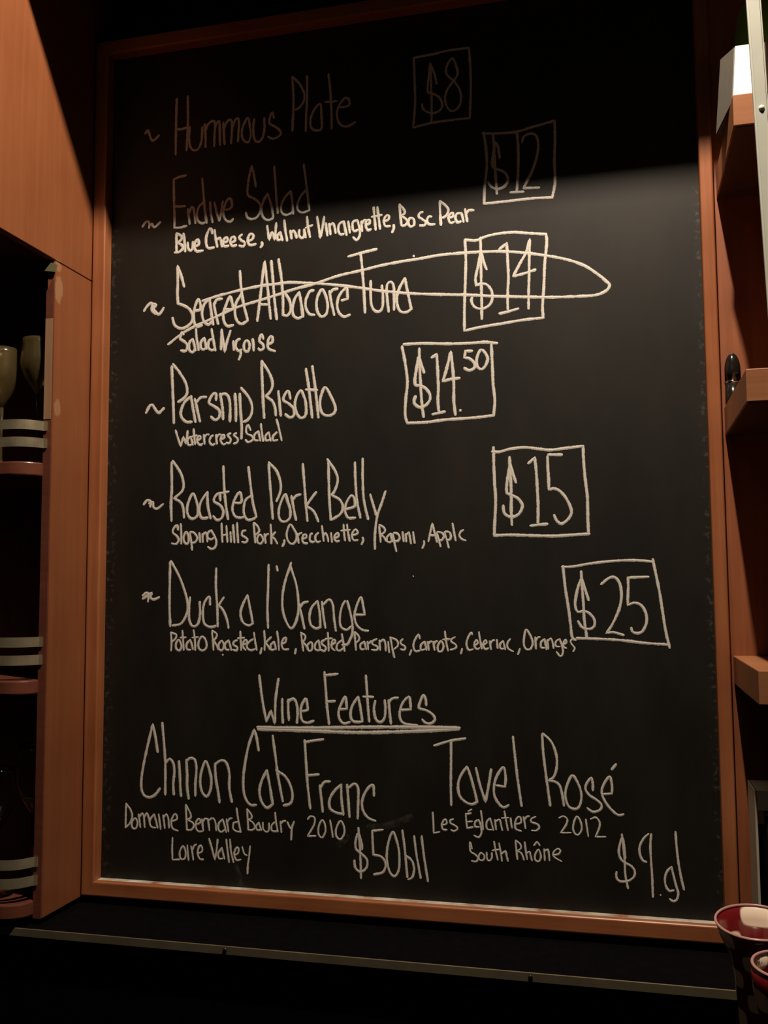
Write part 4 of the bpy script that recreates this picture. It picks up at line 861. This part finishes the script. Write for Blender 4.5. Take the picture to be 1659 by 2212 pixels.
# tall pale case at the lower right
dc = thing('display_case', 'tall pale-sided open case with a grey header at the lower right, beside the frame', 'case', (0.99, -0.055, -0.0333))
CX0, CX1, CYF, CYB, CZT = 0.9325, 1.06, -0.090, -0.0235, 0.187
adopt(dc, bxo('side_panel', (CX0, CX0 + 0.003, CYF, CYB, -0.0332, CZT), PALE, bev=0.0006))
adopt(dc, bxo('side_panel', (CX1 - 0.003, CX1, CYF, CYB, -0.0332, CZT), PALE, bev=0.0006))
adopt(dc, bxo('header', (CX0 + 0.0032, CX1 - 0.0032, CYF - 0.001, CYB, 0.163, CZT), HEADER, bev=0.0006))
adopt(dc, bxo('back_panel', (CX0 + 0.0032, CX1 - 0.0032, CYB - 0.003, CYB, -0.0332, 0.1625), BLACK))
adopt(dc, bxo('clip', (CX0 + 0.0034, CX0 + 0.0105, CYF, CYF + 0.02, 0.147, 0.1625), BEIGE, bev=0.0006))
for zz, x0 in ((0.158, 0.012), (0.150, 0.017)):
    adopt(dc, bxo('bar', (CX0 + x0, CX0 + 0.026, CYF + 0.002, CYF + 0.006, zz - 0.0012, zz + 0.0012), BEIGE))
crt = thing('carton', 'grey-green carton with a blue label standing inside the pale case', 'carton', (0.99, -0.06, -0.0332))
adopt(crt, bxo('carton_body', (CX0 + 0.0135, CX1 - 0.012, CYF + 0.0015, CYB - 0.0045, -0.0332, 0.145), GREENISH, bev=0.001))
adopt(crt, bxo('label_panel', (CX0 + 0.0240, CX1 - 0.030, CYF - 0.0002, CYF + 0.0012, 0.000, 0.108), BLUE))


# ---------------------------------------------------------------- red and white glasses
def harlequin(name, n_col, row_h):
    """red glass with soft-edged pale lozenges: n_col columns round, rows row_h high"""
    m, nt, b = new_mat(name)
    uv = node(nt, 'ShaderNodeUVMap')
    sp = node(nt, 'ShaderNodeSeparateXYZ')
    nt.links.new(uv.outputs[0], sp.inputs[0])

    def mth(op, a, bb=None, cc=None):
        n = node(nt, 'ShaderNodeMath', operation=op)
        for i, v in enumerate((a, bb, cc)):
            if v is None:
                continue
            if isinstance(v, (int, float)):
                n.inputs[i].default_value = v
            else:
                nt.links.new(v, n.inputs[i])
        return n.outputs[0]
    u = mth('MULTIPLY', sp.outputs['X'], n_col)
    v = mth('MULTIPLY', sp.outputs['Y'], 1.0 / row_h)
    su = mth('SINE', mth('MULTIPLY', u, math.pi))
    sv = mth('SINE', mth('MULTIPLY', v, math.pi))
    pr_ = mth('MULTIPLY', su, sv)
    mr = node(nt, 'ShaderNodeMapRange')
    mr.inputs['From Min'].default_value = 0.10
    mr.inputs['From Max'].default_value = 0.26
    nt.links.new(pr_, mr.inputs['Value'])
    rp = node(nt, 'ShaderNodeMixRGB')
    rp.inputs['Color1'].default_value = (0.17, 0.010, 0.012, 1)
    rp.inputs['Color2'].default_value = (0.92, 0.78, 0.62, 1)
    nt.links.new(mr.outputs[0], rp.inputs['Fac'])
    nt.links.new(rp.outputs['Color'], b.inputs['Base Color'])
    b.inputs['Roughness'].default_value = 0.22
    b.inputs['Coat Weight'].default_value = 0.4
    return m


HARL = harlequin('red_white_lozenge_glass', 6, 0.023)
RIM = plain('pinkish_rim', (0.48, 0.26, 0.24), 0.25)


def flared_glass(label, loc, prof, tilt, mat=HARL, phase=0.0):
    t = thing('flared_glass', label, 'glass', loc, None)
    seg = 48
    bm = bmesh.new()
    uvl = bm.loops.layers.uv.new('UVMap')
    outer = list(prof)
    inner = [(r - 0.0016, z + (0.004 if i == 0 else 0)) for i, (r, z) in enumerate(prof)][::-1]
    full = outer + inner
    rings = []
    for r, z in full:
        rings.append([bm.verts.new((r * math.cos(2 * math.pi * i / seg), r * math.sin(2 * math.pi * i / seg), z)) for i in range(seg)])
    for k in range(len(full) - 1):
        for i in range(seg):
            j = (i + 1) % seg
            f = bm.faces.new((rings[k][i], rings[k][j], rings[k + 1][j], rings[k + 1][i]))
            for lp, (uu, vv) in zip(f.loops, ((i / seg, full[k][1]), ((i + 1) / seg, full[k][1]), ((i + 1) / seg, full[k + 1][1]), (i / seg, full[k + 1][1]))):
                lp[uvl].uv = (uu + phase, vv)
    bm.faces.new(rings[0][::-1])
    bm.faces.new(rings[-1])
    bmesh.ops.recalc_face_normals(bm, faces=bm.faces)
    o = link('glass_body', bm, mat, t, True)
    bm = bmesh.new()
    rr, zt = prof[-1]
    pr2 = []
    for i in range(9):
        a = 2 * math.pi * i / 8
        pr2.append((rr - 0.0008 + 0.0015 * math.cos(a), zt + 0.0015 * math.sin(a)))
    lathe(bm, pr2, seg=seg)
    o2 = link('rim', bm, RIM, t, True)
    t.rotation_euler = tilt
    return t


def flare(h, r_top, r_neck, r_foot):
    return [(r_foot, 0.0), (r_foot, 0.004), (r_neck, h * 0.35), (r_neck * 1.06, h * 0.62), (r_neck * 1.25, h * 0.78),
            (r_neck * 1.55, h * 0.88), ((r_neck * 1.7 + r_top) / 2, h * 0.945), (r_top, h)]


flared_glass('tall red glass with white patches and a wide flared mouth, overlapping the frame corner', (0.9170, -0.192, -0.1764),
             flare(0.252, 0.0420, 0.0200, 0.022), (0.13, -0.015, 0.0), phase=0.19)
flared_glass('shorter red glass with white patches at the right picture edge', (0.9235, -0.318, -0.1780),
             flare(0.248, 0.033, 0.020, 0.022), (0.07, 0.02, 0.0), phase=0.02)
